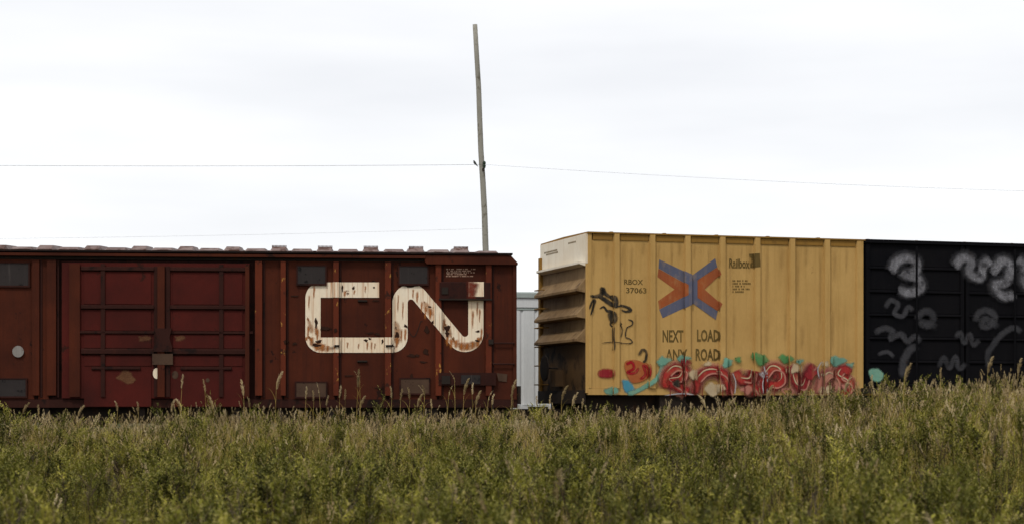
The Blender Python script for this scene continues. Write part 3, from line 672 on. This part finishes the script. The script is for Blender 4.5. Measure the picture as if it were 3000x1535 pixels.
# the large piece: overlapping letter strokes, each with halo, outline, fill and highlight
blob([(1768,1140),(1800,1132),(1808,1150),(1780,1156)], 'g_teal')
blob([(1820,1115),(1838,1112),(1855,1130),(1862,1148),(1832,1150)], 'g_blue')
line([(1835,1152),(1862,1146),(1900,1124),(1928,1100),(1938,1075),(1930,1062)], 15, 'g_teal')
gl = [[(1948,1140),(1952,1098),(1975,1078),(2000,1084),(1992,1108),(1962,1116),(1996,1140),(2012,1150)],
      [(2030,1158),(2040,1116),(2066,1090),(2100,1088),(2124,1110),(2138,1158)],
      [(2152,1082),(2166,1110),(2196,1112),(2204,1086),(2196,1125),(2216,1156)],
      [(2232,1156),(2236,1108),(2258,1078),(2284,1084),(2290,1112),(2270,1128),(2244,1124)],
      [(2300,1076),(2318,1094),(2330,1128),(2352,1132),(2364,1096),(2384,1064)],
      [(2398,1156),(2404,1116),(2424,1096),(2446,1108),(2450,1150)],
      [(2492,1092),(2466,1082),(2456,1102),(2484,1120),(2480,1146),(2456,1154)]]
for g_ in gl: line(g_, 46, 'g_pink')
for x_, y_, r_, c_ in ((1944,1056,15,'g_teal'),(2000,1050,12,'g_teal'),(2128,1062,16,'g_teal'),(2224,1050,20,'g_green'),(2160,1052,10,'g_green'),(2300,1050,15,'g_green'),(2340,1058,9,'g_teal'),(2452,1056,17,'g_teal'),(2486,1070,12,'g_teal'),(2412,1064,9,'g_cream'),(2070,1066,9,'g_cream')):
    blob([(x_+r_*math.cos(u)*(1.3+.4*math.sin(2*u+x_)), y_+r_*math.sin(u)*(.9+.3*math.cos(3*u+y_))) for u in [2*math.pi*i/9 for i in range(9)]], c_)
for g_ in gl: line(g_, 33, 'g_dkred')
for k_, g_ in enumerate(gl): line(g_, 25, ('g_red','g_red','g_red','g_red','tagred','g_pink','g_red')[k_])
for k_, g_ in enumerate(gl):
    line([(x_-5, y_-6) for x_, y_ in g_[1:-1]], 5, 'g_cream', taper=lambda t: math.sin(math.pi*min(1, t+.1)))
    line([(x_+6, y_+7) for x_, y_ in g_[1:]], 6, 'g_pink')
for x_, y_, r_, c_ in ((1978,1122,13,'g_black'),(2022,1096,16,'g_cream'),(2088,1138,22,'g_cream'),(2182,1140,15,'g_pink'),(2322,1080,15,'g_cream'),(2372,1094,18,'tagred'),(2266,1104,9,'g_dkred'),(2418,1140,14,'g_cream'),(2224,1096,9,'g_white'),(2470,1132,10,'g_pink'),(2300,1145,14,'g_pink'),(2005,1062,12,'g_dkred')):
    blob([(x_+r_*math.cos(u)*(1.1+.3*math.sin(2*u+x_)), y_+r_*math.sin(u)*(.9+.3*math.cos(3*u+y_))) for u in [2*math.pi*i/9 for i in range(9)]], c_)
for pts in ([(2230,1158),(2225,1122),(2236,1095),(2232,1070)], [(2146,1158),(2150,1120),(2140,1090)], [(2395,1110),(2390,1080),(2402,1058)], [(1940,1158),(1990,1152),(2030,1156)]): line(pts, 4, 'g_white')
for px_ in (1958,2052,2108,2176,2214,2262,2338,2362,2420,2474):
    line([(px_,1128),(px_+.5,1140),(px_,1152),(px_+.4,1160)], 3, 'g_dkred')
# rust and grime running down the yellow side
for k_, (px_, py_, ln_, w_) in enumerate(((1740,704,120,7),(1778,704,60,10),(1824,704,90,6),(1850,702,150,9),(1884,704,50,12),(1930,706,60,8),(1968,706,110,6),(1990,706,50,10),(2034,708,60,9),(2076,708,130,7),(2140,712,160,9),(2172,712,60,6),(2196,712,90,12),(2246,714,220,9),(2290,714,90,14),(2338,716,180,8),(2362,716,70,12),(2402,716,240,7),(2446,718,120,11),(2480,718,90,8),(1760,960,140,10),(1860,900,120,8),(2150,900,130,10),(2245,920,110,12),(2300,900,120,7),(2350,940,90,12),(2440,900,130,9))):
    q = [(px_, py_), (px_+.8, py_+ln_*.35), (px_-.6, py_+ln_*.7), (px_+.3, py_+ln_)]
    decal('grime_run', YC, [yp(s_) for s_ in soft_stroke(smooth_loop(q, False), w_*1.5, taper=lambda t: 1.1-.5*t, edge=.1, fade=.2)], ap, M['grime_run'], yel, .0035 + .00002*k_)
# ---- white spray on the black doors
layer[0] = .004
DB = .115
def wl(pts, w_, m='g_white', closed=False): line(pts, w_, m, closed, 'door_graffiti', yel, DB, [])
def wb(pts, m='g_white'): blob(pts, m, 'door_graffiti', yel, DB, [])
dl = [[(2604,800),(2616,768),(2644,756),(2676,766),(2672,794),(2640,804),(2676,812),(2690,838),(2660,856),(2620,846)],
      [(2786,786),(2808,756),(2836,764),(2830,798),(2862,812),(2872,776),(2896,760)],
      [(2896,806),(2924,764),(2950,778),(2940,822),(2904,836),(2930,866),(2968,858)],
      [(2968,760),(2992,776),(2990,824),(3018,846),(3044,808),(3030,764)]]
for g_ in dl: wl(g_, 44, 'chalk_faint')
for g_ in dl: wl(g_, 24, 'chalk')
for g_ in dl: wl([(x_+4, y_+7) for x_, y_ in g_], 20, 'chalk')
for pts, w_ in (([(2585,905),(2600,880),(2622,892),(2612,918),(2636,926),(2652,900),(2668,912)], 5), ([(2676,940),(2692,916),(2716,914),(2726,936),(2706,954),(2690,944),(2740,958)], 7), ([(2848,946),(2858,918),(2884,910),(2904,926),(2896,950),(2870,956),(2876,934),(2920,962)], 7),
        ([(2552,978),(2580,962),(2606,970),(2600,992),(2630,978),(2650,1000),(2672,985),(2690,1004)], 6), ([(2790,992),(2804,974),(2816,1004),(2832,978),(2842,1010),(2862,992)], 5), ([(2890,1090),(2884,1040),(2900,1010),(2925,980),(2960,960),(2985,975)], 6), ([(2640,1110),(2636,1070),(2652,1030),(2680,1010)], 8), ([(2740,1080),(2756,1046),(2772,1078),(2790,1044),(2800,1080),(2822,1060)], 5), ([(2560,1040),(2590,1030),(2612,1048)], 4)):
    wl(pts, w_*3.4, 'chalk_faint')
blob([(2535,1085),(2560,1078),(2580,1095),(2570,1118),(2545,1112)], 'g_teal', 'door_graffiti', yel, DB, [])
underframe(yel, YC, bot-.14)
for s in (-1, 1): truck(yel, s*(h-2.3)); coupler(yel, s*h, s)
# ================================================================== PALE CAR on the next track, seen through the gap
WC = Car((-6.6, 47.2), 9.0, 14.5, 2.9, False)
wht = thing('freight_car', WC.o, WC.a, 'pale grey freight car on the far track, seen between red and yellow boxcars', 'freight car')
y0 = -WC.W/2; h = WC.L/2
Zw = lambda py: WC.P(1555, py)[1]
wt = Zw(858); wbz = Zw(1188)
MB().box(-h, h, y0+.03, -y0, wbz, wt-.05).build('body', M['white_car'], wht)
x = -h+.1
while x < h-.4:
    MB().prism([(x, y0+.031),(x+.04, y0),(x+.30, y0),(x+.34, y0+.031)], 'z', wbz+.02, Zw(908)).build('side_panel', M['white_car'], wht); x += .36
MB().box(-h, h, y0-.03, y0+.031, Zw(900), Zw(872)).build('letter_board', M['white_car'], wht)
MB().box(-h, h, y0-.012, y0+.03, Zw(908)+.003, Zw(900)-.003).build('groove_strip', M['white_trim'], wht)
MB().prism([(y0-.07, Zw(872)+.004),(y0-.07, wt),(0, wt+.12),(-y0+.07, wt),(-y0+.07, Zw(872)+.004)], 'x', -h-.03, h+.03).build('roof', M['white_trim'], wht)
MB().box(-h, h, y0-.08, -y0+.08, Zw(1203), wbz-.002).build('side_sill', M['white_car'], wht)
underframe(wht, WC, Zw(1203)-.002)
for s in (-1, 1): truck(wht, s*(h-2.2)); coupler(wht, s*h, s)
# ------------------------------------------------------------------ tracks
def axis_pts(car, a, b, n=6):
    d = Vector((math.cos(car.a), math.sin(car.a), 0)); return [car.o + d*(a+(b-a)*i/n) for i in range(n+1)]
def track(pts, label):
    pts = [Vector((p.x, p.y, 0)) for p in pts]
    def off(w_):
        o = []
        for i, p in enumerate(pts):
            d = (pts[min(i+1, len(pts)-1)] - pts[max(i-1, 0)]).normalized(); o.append(p + Vector((-d.y, d.x, 0))*w_)
        return o
    # ballast bed
    b = MB(); rows = [(-2.6, -.05), (-1.6, RAIL-.16), (1.6, RAIL-.16), (2.6, -.05)]
    cols = [off(w_) for w_, _ in rows]
    for i in range(len(pts)):
        for c, (_, z) in zip(cols, rows): b.v.append((c[i].x, c[i].y, z))
    for i in range(len(pts)-1):
        for k in range(3): b.f.append((i*4+k, i*4+k+1, i*4+k+5, i*4+k+4))
    bed = b.build('ballast_bed', M['ballast']); tag(bed, kind='structure')
    r = bpy.data.objects.new('railway_track', None); COL.objects.link(r); r.location = (pts[0].x, pts[0].y, 0); tag(r, label, 'railway track')
    o0 = Vector((pts[0].x, pts[0].y, 0))
    for s in (-.74, .74):
        mb = MB(); c = off(s); prof = [(-.07,-.165),(.07,-.165),(.012,-.14),(.012,-.05),(.035,-.04),(.035,0),(-.035,0),(-.035,-.04),(-.012,-.05),(-.012,-.14)]
        n = len(prof)
        for i, p in enumerate(c):
            d = (c[min(i+1, len(c)-1)] - c[max(i-1, 0)]).normalized(); q = Vector((-d.y, d.x, 0))
            for u, v in prof: mb.v.append(tuple(p - o0 + q*u + Vector((0,0,RAIL+v))))
        for i in range(len(c)-1):
            for k in range(n): mb.f.append((i*n+k, i*n+(k+1) % n, (i+1)*n+(k+1) % n, (i+1)*n+k))
        mb.build('rail', M['tread'], r)
a = axis_pts(RC, -16, RC.L/2-1.2); b = axis_pts(YC, -YC.L/2+1.2, 17)
track(a + b, 'rusty rails beneath the red and yellow boxcars')
track(axis_pts(WC, -16, 20), 'rusty rails beneath the pale grey freight car')
# ------------------------------------------------------------------ pole, wires, bird
PD = 60.0
def at(px, py, d): return Vector(((px-CX)/F*d, d, CAMZ + (HY-py)/F*d))
ptop, plow = at(1392.5, 73, PD), at(1424, 740, PD)
dirp = (ptop-plow).normalized(); base = plow - dirp*((plow.z-gz(0,60)+.6)/dirp.z)
pole = thing('utility_pole', (base.x, base.y, base.z), 0, 'tall leaning bleached wooden pole standing behind the boxcars', 'pole')
mb = MB(); n = 14; pp = []; rads = []
for i in range(n+1):
    t = i/n; p = (ptop-base)*t; pp.append(p + Vector((.012*math.sin(i*1.7), .01*math.cos(i*2.1), 0))); rads.append(.118 - .044*t)
mb.tube(pp, rads, 14).build('shaft', M['wood'], pole, smooth=True)
def on_pole(py): 
    t = (at(1400, py, PD).z - base.z)/(ptop.z-base.z); return (ptop-base)*t
q = on_pole(484)
MB().lathe([(.015,-.12),(.04,-.10),(.05,-.03),(.035,0),(.052,.03),(.046,.08),(.015,.11)], (q.x+.075, q.y-.10, q.z), 'z', 12).build('insulator', M['insul'], pole)
MB().box(q.x+.01, q.x+.085, q.y-.12, q.y+.02, q.z-.20, q.z-.121).build('bracket', M['steel'], pole)
def wire(p, q_, sag, r_, label):
    n = 40; o = MB(); P0 = Vector(p); Q = Vector(q_)
    o.tube([tuple((Q-P0)*(i/n) - Vector((0,0,sag*4*(i/n)*(1-i/n)))) for i in range(n+1)], r_, 5)
    ob = o.build('wire', M['wire']); ob.location = P0; tag(ob, label, 'wire', None); return ob
wp = base + q + Vector((.075, -.10, -.0))
wire(wp, (wp.x-48, wp.y-6, wp.z-.02), .30, .0045, 'upper wire running from the pole away over the red boxcar')
wire(wp, (wp.x+46, wp.y+10, wp.z+.35), .55, .0028, 'upper wire sagging from the pole over the yellow boxcar')
q2 = base + on_pole(671)
wire(q2 + Vector((-.09,-.08,0)), (q2.x-46, q2.y+4, q2.z+.35), .35, .0022, 'faint lower wire just above the red boxcar roof')
bq = Vector(wp) + Vector((-.30, -.03, 0))
bd = MB(); bd.tube([(.07,0,-.03),(.05,0,.0),(.02,0,.035),(-.005,0,.075),(-.02,0,.11),(-.03,0,.135)], [.012,.02,.036,.038,.026,.012], 8); bd.tube([(-.03,0,.125),(-.06,0,.12)], [.008,.002], 5); bd.tube([(.05,0,.0),(.11,0,-.06)], [.016,.008], 5)
bo = bd.build('bird', M['bird'], smooth=True); bo.location = bq + Vector((0,0,-.01)); bo.scale = (1, 1, 1); tag(bo, 'small dark bird perched on the wire beside the leaning pole', 'bird')
# ================================================================== PLANTS
rg = random.Random(21)
def ribbon(mb, pts, ws, side):
    o = len(mb.v); side = Vector(side)
    for p, w_ in zip(pts, ws):
        p = Vector(p); mb.v.append(tuple(p - side*w_*.5)); mb.v.append(tuple(p + side*w_*.5))
    for i in range(len(pts)-1): mb.f.append((o+2*i, o+2*i+1, o+2*i+3, o+2*i+2))
def blade(mb, b, hgt, lean, az_, w_, seg=4):
    d = Vector((math.cos(az_), math.sin(az_), 0)); sa = az_ + math.pi/2 + rg.uniform(-.7, .7); side = Vector((math.cos(sa), math.sin(sa), 0))
    pts = []; ws = []
    for i in range(seg+1):
        t = i/seg; pts.append(Vector(b) + d*(lean*hgt*t**1.9) + Vector((0,0,hgt*(t-.38*min(lean,1.2)*t**3)))); ws.append(w_*(1-t**1.6)*(.6+.4*min(1, t*4)) + .0006)
    ribbon(mb, pts, ws, side); return pts[-1]
def leaf(mb, b, d, ln, w_):
    d = Vector(d).normalized(); s = d.cross(Vector((rg.uniform(-.4,.4), rg.uniform(-.4,.4), 1))).normalized()
    b = Vector(b); m_ = b + d*ln*.45; o = len(mb.v)
    mb.v += [tuple(b), tuple(m_ + s*w_/2), tuple(b + d*ln - Vector((0,0,ln*.12))), tuple(m_ - s*w_/2)]; mb.f.append((o, o+1, o+2, o+3))
def finish(name, parts):
    vs, fs, mi, mats = [], [], [], []
    for k, (mb, m_) in enumerate(parts):
        o = len(vs); vs += mb.v; fs += [tuple(i+o for i in q) for q in mb.f]; mi += [k]*len(mb.f); mats.append(M[m_])
    me = bpy.data.meshes.new(name); me.from_pydata(vs, [], fs)
    for m_ in mats: me.materials.append(m_)
    me.polygons.foreach_set('material_index', mi); me.update(); return me
def v_tuft(hmin, hmax, n, wd, mat, spread=.13, leanmax=.7):
    mb = MB()
    for i in range(n):
        r_ = spread*math.sqrt(rg.random()); a_ = rg.uniform(0, 6.28)
        blade(mb, (r_*math.cos(a_), r_*math.sin(a_), 0), rg.uniform(hmin, hmax), rg.uniform(.05, leanmax)*rg.random()+.04, rg.uniform(0, 6.28), rg.uniform(.6, 1.2)*wd)
    return [(mb, mat)]
def plume(mb, b, d, ln, wd, n, dro=.4):
    d = Vector(d).normalized(); b = Vector(b); sd_ = Vector((rg.uniform(-1,1), rg.uniform(-1,1), 0)).normalized()
    for i in range(n):
        t = rg.random(); c = b + d*ln*t + sd_*dro*ln*.25*t*t
        a_ = rg.uniform(0, 6.28); o = Vector((math.cos(a_), math.sin(a_), 0))
        env = wd*(math.sin(math.pi*min(1, .12+t*.85))**.8)
        leaf(mb, c, o*.7 + d*.9 + sd_*.75, env*rg.uniform(.8, 1.9)+.014, .009)
def v_weed(hh, nl, ll, flowers=False):
    st, lf, tp = MB(), MB(), MB()
    lx, ly = rg.uniform(-.14,.14), rg.uniform(-.14,.14)
    axis = lambda t: Vector((lx*t*t*hh, ly*t*t*hh, hh*t))
    st.tube([axis(i/4) for i in range(5)], [.005,.0045,.004,.003,.0015], 3)
    for i in range(nl):
        t = .12 + .86*(i/nl); a_ = i*2.4 + rg.uniform(-.4,.4)
        leaf(lf, axis(t), (math.cos(a_), math.sin(a_), rg.uniform(.35, 1.2)), ll*rg.uniform(.6,1.25)*(1.15-.5*t), ll*.24)
    nb = rg.randint(4, 7)
    for k in range(nb):
        t = rg.uniform(.62,.95); a_ = rg.uniform(0,6.28); d = Vector((math.cos(a_)*.55, math.sin(a_)*.55, .9)); b = axis(t); ln = hh*rg.uniform(.12,.22)
        for j in range(9):
            u = (j+1)/9; leaf(lf, b + d*ln*u, (rg.uniform(-1,1), rg.uniform(-1,1), rg.uniform(.3,1.3)), ll*.6, ll*.13)
        for j in range(8): leaf(tp, b + d*ln*rg.uniform(.55,1.05), (rg.uniform(-1,1), rg.uniform(-1,1), rg.uniform(.2,1)), .020, .012)
    return [(st, 'twig'), (lf, 'weed'), (tp, 'flower' if flowers else 'weedtop')]
def v_stem(hh):
    st, tp = MB(), MB(); lx, ly = rg.uniform(-.25,.25), rg.uniform(-.25,.25)
    axis = lambda t: Vector((lx*t*hh, ly*t*hh, hh*t))
    st.tube([axis(i/3) for i in range(4)], [.006,.005,.004,.002], 3)
    for k in range(9):
        t = rg.uniform(.35,.98); a_ = rg.uniform(0,6.28); b = axis(t); e = b + Vector((math.cos(a_)*.5, math.sin(a_)*.5, .8))*hh*rg.uniform(.08,.24)
        st.tube([b, (b+e)/2 + Vector((0,0,-.008)), e], [.003,.0025,.001], 3)
        for j in range(4): leaf(tp, b+(e-b)*rg.uniform(.5,1.05), (rg.uniform(-1,1), rg.uniform(-1,1), rg.uniform(-.2,1)), .026, .010)
    return [(st, 'twig'), (tp, 'twig')]
def v_straw(hmin, hmax, n, heads):
    mb, pl = MB(), MB()
    for i in range(n):
        r_ = .14*math.sqrt(rg.random()); a_ = rg.uniform(0, 6.28)
        blade(mb, (r_*math.cos(a_), r_*math.sin(a_), 0), rg.uniform(hmin, hmax), rg.uniform(.05,.75)*rg.random()+.05, rg.uniform(0,6.28), rg.uniform(.004,.008))
    for i in range(heads):
        a_ = rg.uniform(0,6.28); hh = hmax*rg.uniform(.9,1.12); e = blade(mb, (.08*math.cos(a_), .08*math.sin(a_), 0), hh, rg.uniform(.08,.3), a_, .0045)
        plume(pl, e-Vector((0,0,.05)), (math.cos(a_)*.35, math.sin(a_)*.35, 1), rg.uniform(.09,.15), .018, 26)
    return [(mb, 'straw'), (pl, 'plume')]
def source(colname, makers):
    c = bpy.data.collections.new(colname)
    for i, (nm, parts) in enumerate(makers):
        o = bpy.data.objects.new(nm, finish(nm, parts)); c.objects.link(o)
    return c
def scatter_group():
    ng = bpy.data.node_groups.new('scatter', 'GeometryNodeTree')
    ng.interface.new_socket('Geometry', in_out='INPUT', socket_type='NodeSocketGeometry')
    ng.interface.new_socket('Plants', in_out='INPUT', socket_type='NodeSocketCollection')
    ng.interface.new_socket('Geometry', in_out='OUTPUT', socket_type='NodeSocketGeometry')
    n = ng.nodes.new; l = ng.links.new
    gi, go = n('NodeGroupInput'), n('NodeGroupOutput'); ci = n('GeometryNodeCollectionInfo'); ip = n('GeometryNodeInstanceOnPoints')
    ci.inputs['Separate Children'].default_value = True; ci.inputs['Reset Children'].default_value = True
    def attr(nm, ty):
        a_ = n('GeometryNodeInputNamedAttribute'); a_.data_type = ty; a_.inputs[0].default_value = nm; return a_.outputs[0]
    l(gi.outputs[0], ip.inputs['Points']); l(gi.outputs[1], ci.inputs[0]); l(ci.outputs[0], ip.inputs['Instance']); ip.inputs['Pick Instance'].default_value = True
    l(attr('pick', 'INT'), ip.inputs['Instance Index']); l(attr('turn', 'FLOAT_VECTOR'), ip.inputs['Rotation']); l(attr('size', 'FLOAT_VECTOR'), ip.inputs['Scale'])
    l(ip.outputs[0], go.inputs[0]); return ng
NG = scatter_group()
def scatter(name, coll, items, label):
    me = bpy.data.meshes.new(name); me.from_pydata([i[0] for i in items], [], [])
    nvar = len(coll.objects)
    for nm, ty, key, vals in (('pick','INT','value',[rg.randrange(nvar) for _ in items]), ('turn','FLOAT_VECTOR','vector',[c for i in items for c in (i[2][0], i[2][1], rg.uniform(0,6.28))]), ('size','FLOAT_VECTOR','vector',[c for i in items for c in (i[1][0], i[1][0], i[1][1])])):
        at_ = me.attributes.new(nm, ty, 'POINT'); at_.data.foreach_set(key, vals)
    o = link(name, me); md = o.modifiers.new('scatter', 'NODES'); md.node_group = NG
    for it in NG.interface.items_tree:
        if it.name == 'Plants': md[it.identifier] = coll
    tag(o, label, None, None, 'stuff'); return o
C_green = source('green_sources', [('grass_tuft', v_tuft(.40, 1.0, 20, .013, 'grass')) for _ in range(6)])
C_short = source('short_sources', [('short_grass_tuft', v_tuft(.18, .5, 26, .010, 'under', .18, 1.1)) for _ in range(5)])
C_weed = source('weed_sources', [('leafy_weed', v_weed(rg.uniform(.75, 1.05), 58, .092)) for _ in range(8)])
C_straw = source('straw_sources', [('straw_tuft', v_straw(.45, .95, 24, rg.randint(1, 3))) for _ in range(6)])
C_stem = source('stem_sources', [('dead_stem', v_stem(rg.uniform(.8, 1.1))) for _ in range(5)])
items = dict(green=[], short=[], weed=[], straw=[], stem=[])
def nz2(x, y, s, o=0): return mnoise.noise(Vector((x*s+o, y*s-o*1.7, o*3.1)))
def ceil_z(x, y):
    # how tall the sward stands
    return .93 + .18*nz2(x, y, .5, 5) + .40*nz2(x, y, 1.7, 8)*(1-.65*sm(16, 28, y)) + .08*sm(3, 8, x)*sm(15, 24, y)
def in_track(x, y):
    # distance in front of the track bed
    a_ = RC if x < 1.0 else YC
    d = Vector((x, y, 0)) - a_.c; q_ = Vector((-math.sin(a_.a), math.cos(a_.a), 0)); return d.dot(q_)
d = 4.2
while d < 39.5:
    half = .30*d + 2.2
    step = .118 + .0010*d
    nrow = int(2*half/step)
    for i in range(nrow):
        x = -half + (i+rg.random())*step; y = d + rg.uniform(-.5, .5)*step
        tr = in_track(x, y)
        if tr > 2.6 or (tr > -.1 and rg.random() < .55): continue
        far = sm(24, 36, y); z = gz(x, y) if tr < -2.4 else max(gz(x, y), .31)
        p1 = nz2(x, y, .5, 1) + .5*nz2(x, y, 1.7, 2); p2 = nz2(x, y, .6, 9) + .4*nz2(x, y, 2.1, 4)
        if p1 < -.16 and far < .5 and rg.random() < .75: kind = 'short'
        else:
            wS = .03 + .85*far + .22*max(0, p2)*(.3+far) + .55*sm(1, 7, x)*sm(14, 25, y); wW = .42*(1-far*.70) + .6*max(0, p1); wG = .34*(1-.5*far); wT = .17 + .14*max(0, -p2)
            u = rg.random()*(wS+wW+wG+wT+.40)
            kind = 'straw' if u < wS else 'weed' if u < wS+wW else 'green' if u < wS+wW+wG else 'stem' if u < wS+wW+wG+wT else 'short'
        hgt = ceil_z(x, y)*rg.uniform(.50, 1.10)
        if tr > -.6: hgt = rg.uniform(.3, .6)
        top = {'green': .98, 'straw': 1.0, 'weed': 1.06, 'stem': 1.1, 'short': 1.0}[kind]
        if y < 9: hgt = min(hgt, 1.02/top - .1*(9-y)/4)
        s = rg.uniform(.85, 1.2)
        items[kind].append(((x, y, z-.02), (s, hgt), (rg.uniform(-.12,.12), rg.uniform(-.12,.12))))
    d += step
rc_ = random.Random(77)
for _ in range(300):                       # leafy clumps that stand a little above the rest
    y = 6.5 + 27*rc_.random()**.8; x = rc_.uniform(-1, 1)*(.29*y + 1.5); m_ = rc_.uniform(.98, 1.18); rad_ = rc_.uniform(.10, .24)
    for k in range(rc_.randint(5, 11)):
        a_ = rc_.uniform(0, 6.28); r_ = rad_*math.sqrt(rc_.random()); px_, py_ = x + r_*math.cos(a_), y + r_*math.sin(a_)
        hh = min(ceil_z(px_, py_)*m_*(1-.5*r_/rad_*.4), .95 + .02*max(0, py_-8))
        items['weed'].append(((px_, py_, gz(px_, py_)-.02), (rc_.uniform(1.15, 1.6), hh), (rc_.uniform(-.2, .2), rc_.uniform(-.2, .2))))
scatter('green_grass', C_green, items['green'], 'long green grass blades filling the field')
scatter('short_grass', C_short, items['short'], 'low grass in the hollows between taller weeds')
scatter('leafy_weeds', C_weed, items['weed'], 'olive green leafy weeds crowding the field')
scatter('dry_grass', C_straw, items['straw'], 'dry straw coloured grass with small seed heads')
scatter('dead_stems', C_stem, items['stem'], 'brown dead branching stems among the weeds')
# ---- reeds whose plumes stand clear against the cars: each its own plant
def make_reed(H, variant):
    st, pl, lv = MB(), MB(), []
    bend = rg.uniform(-.10,.10)
    ax = lambda t: Vector((bend*t*t*H, .04*t*H, H*t))
    st.tube([ax(i/5) for i in range(6)], [.005,.005,.0045,.004,.003,.002], 4)
    ln = [.17, .21, .14][variant]; dr = 1 if rg.random() > .5 else -1
    d = Vector((.35*dr*rg.random(), 0, 1)).normalized(); b = ax(1) - d*ln*.45
    plume(pl, b, d, ln, [.026,.040,.012][variant], [80,140,30][variant], 2.4)
    for k in range(3):
        l_ = MB(); t = .45+.14*k; a_ = rg.choice([0, math.pi]) + rg.uniform(-.6,.6)
        blade(l_, ax(t), rg.uniform(.16,.30), rg.uniform(.5,1.0), a_, .013, 5); lv.append(l_)
    return st, pl, lv
protos = []
for v_ in (0, 1, 2, 0, 1, 2):
    st, pl, lv = make_reed(1.0, v_)
    protos.append((finish('stem', [(st, 'straw')]), finish('plume', [(pl, 'plume')]), [finish('leaf', [(l_, 'yleaf')]) for l_ in lv]))
heads = [(1041,1097,1),(1058,1090,2),(990,1136,0),(1006,1146,0),(1051,1170,1),(1144,1138,0),(1169,1145,0),(1198,1141,0),(1235,1136,0),(1245,1131,2),(1219,1164,1),(1270,1174,0),(1305,1132,2),(1334,1089,2),(1355,1122,1),(1387,1127,0),(1390,1156,1),(1443,1160,0),(1495,1125,1),(1500,1162,0),(1420,1148,2),(807,1103,1),(890,1139,0),(915,1150,0),(943,1124,2),(950,1164,0),(720,1125,1),(730,1168,0),(629,1170,1),(535,1178,1),(496,1180,1),(402,1182,0),(335,1180,0),(608,1118,0),(527,1104,0),(227,1196,1),(120,1190,0),(60,1188,1),(1643,1142,1),(1612,1158,0),(1580,1165,0),(1668,1160,1),(1700,1172,0),(2640,1078,1),(2888,1058,1),(2760,1082,0),(2975,1062,1),(2560,1104,0),(2470,1118,1),(2350,1136,0),(2240,1142,1),(1950,1176,0),(2070,1168,1)]
for i, (px, py, v_) in enumerate(heads):
    d = rg.uniform(34.6, 36.6) if px < 1800 else rg.uniform(27, 31)
    p = at(px, py, d)
    if in_track(p.x, p.y) > -.9: d = 34.5; p = at(px, py, d)
    z0_ = gz(p.x, p.y) - .02; H = p.z - z0_
    k = v_ + 3*(i % 2); s_, pl_, lv_ = protos[k]
    side = next(nm for lim, nm in ((168, 'red wall beside the crimson door'), (460, 'left half of the crimson door'), (745, 'right half of the crimson door'), (880, 'red posts between door and letter C'), (1010, 'bend of the cream letter C'), (1120, 'open end of the cream letter C'), (1215, 'left stroke of the cream letter N'), (1300, 'slant of the cream letter N'), (1425, 'right stroke of the cream letter N'), (1530, 'corner of the red boxcar'), (1600, 'gap between the two boxcars'), (1720, 'ribbed end of the yellow boxcar'), (2120, 'graffiti below the X emblem'), (2530, 'graffiti beside the black doors'), (9999, 'black doors')) if px < lim)
    kindn = ('drooping plume', 'full fluffy plume', 'thin sparse plume')[v_]
    o = thing('reed', (p.x, p.y, z0_), rg.uniform(-.5,.5) + (math.pi if rg.random() > .5 else 0), 'reed with a %s before the %s' % (kindn, side), 'reed', 'reeds with a %s by the %s' % (kindn, side))
    o.scale = (1, 1, H/1.06)
    sc = rg.uniform(.85, 1.3)
    link('stem', s_, o); a_ = link('plume', pl_, o)
    for m_ in lv_: link('leaf', m_, o)
# ---- goldenrod bushes that stand out in the sward
def bush(px, py, d, wd, n, fl, label, group=None):
    p = at(px, py, d); z0_ = gz(p.x, p.y)-.02; H = p.z-z0_
    o = thing('goldenrod', (p.x, p.y, z0_), rg.uniform(0,6.28), label, 'wild plant', group)
    for i in range(n):
        parts = v_weed(H*rg.uniform(.72, 1.0), 70, .07, fl); r_ = wd*math.sqrt(rg.random())*.5; a_ = rg.uniform(0,6.28)
        for mb, m_ in parts: mb.v = [(x+r_*math.cos(a_)*(.3+.7*z/H), y+r_*math.sin(a_)*(.3+.7*z/H), z) for x, y, z in mb.v]
        link('stem', finish('stem', [parts[0]]), o); link('foliage', finish('foliage', [parts[1]]), o); tag(link('flower_head', finish('flower_head', [parts[2]]), o), kind='stuff')
bush(1118, 1148, 34.4, .5, 7, False, 'bushy pale topped weed standing up before the big C of the red boxcar')
bush(1222, 1200, 30.0, .5, 7, False, 'round bright green weed clump below the big N of the red boxcar')
bush(1500, 1205, 31.0, .45, 7, False, 'broad green weed clump in front of the gap between the boxcars')
bush(965, 1215, 30.0, .5, 6, False, 'dark green weed clump below the left bend of the big C')
bush(906, 1208, 36.6, .30, 5, True, 'low yellow flowering goldenrod at the foot of the red boxcar below the C')
bush(1425, 1222, 36.8, .30, 5, True, 'low yellow flowering goldenrod at the foot of the red boxcar below the N')
bush(1740, 1190, 30.0, .45, 6, False, 'tall dark green weed clump before the corner of the yellow boxcar')
bush(1800, 1205, 29.0, .3, 5, False, 'narrow green weed clump beside the taller one before the yellow boxcar')
bush(1190, 1405, 10.5, .32, 6, False, 'fresh bright green weed clump low in the middle of the field')
bush(620, 1165, 34.6, .25, 4, False, 'slender green weed rising before the red boxcar door')
bush(1262, 1390, 13, .2, 3, False, 'small feathery weed beside the fresh green clump')
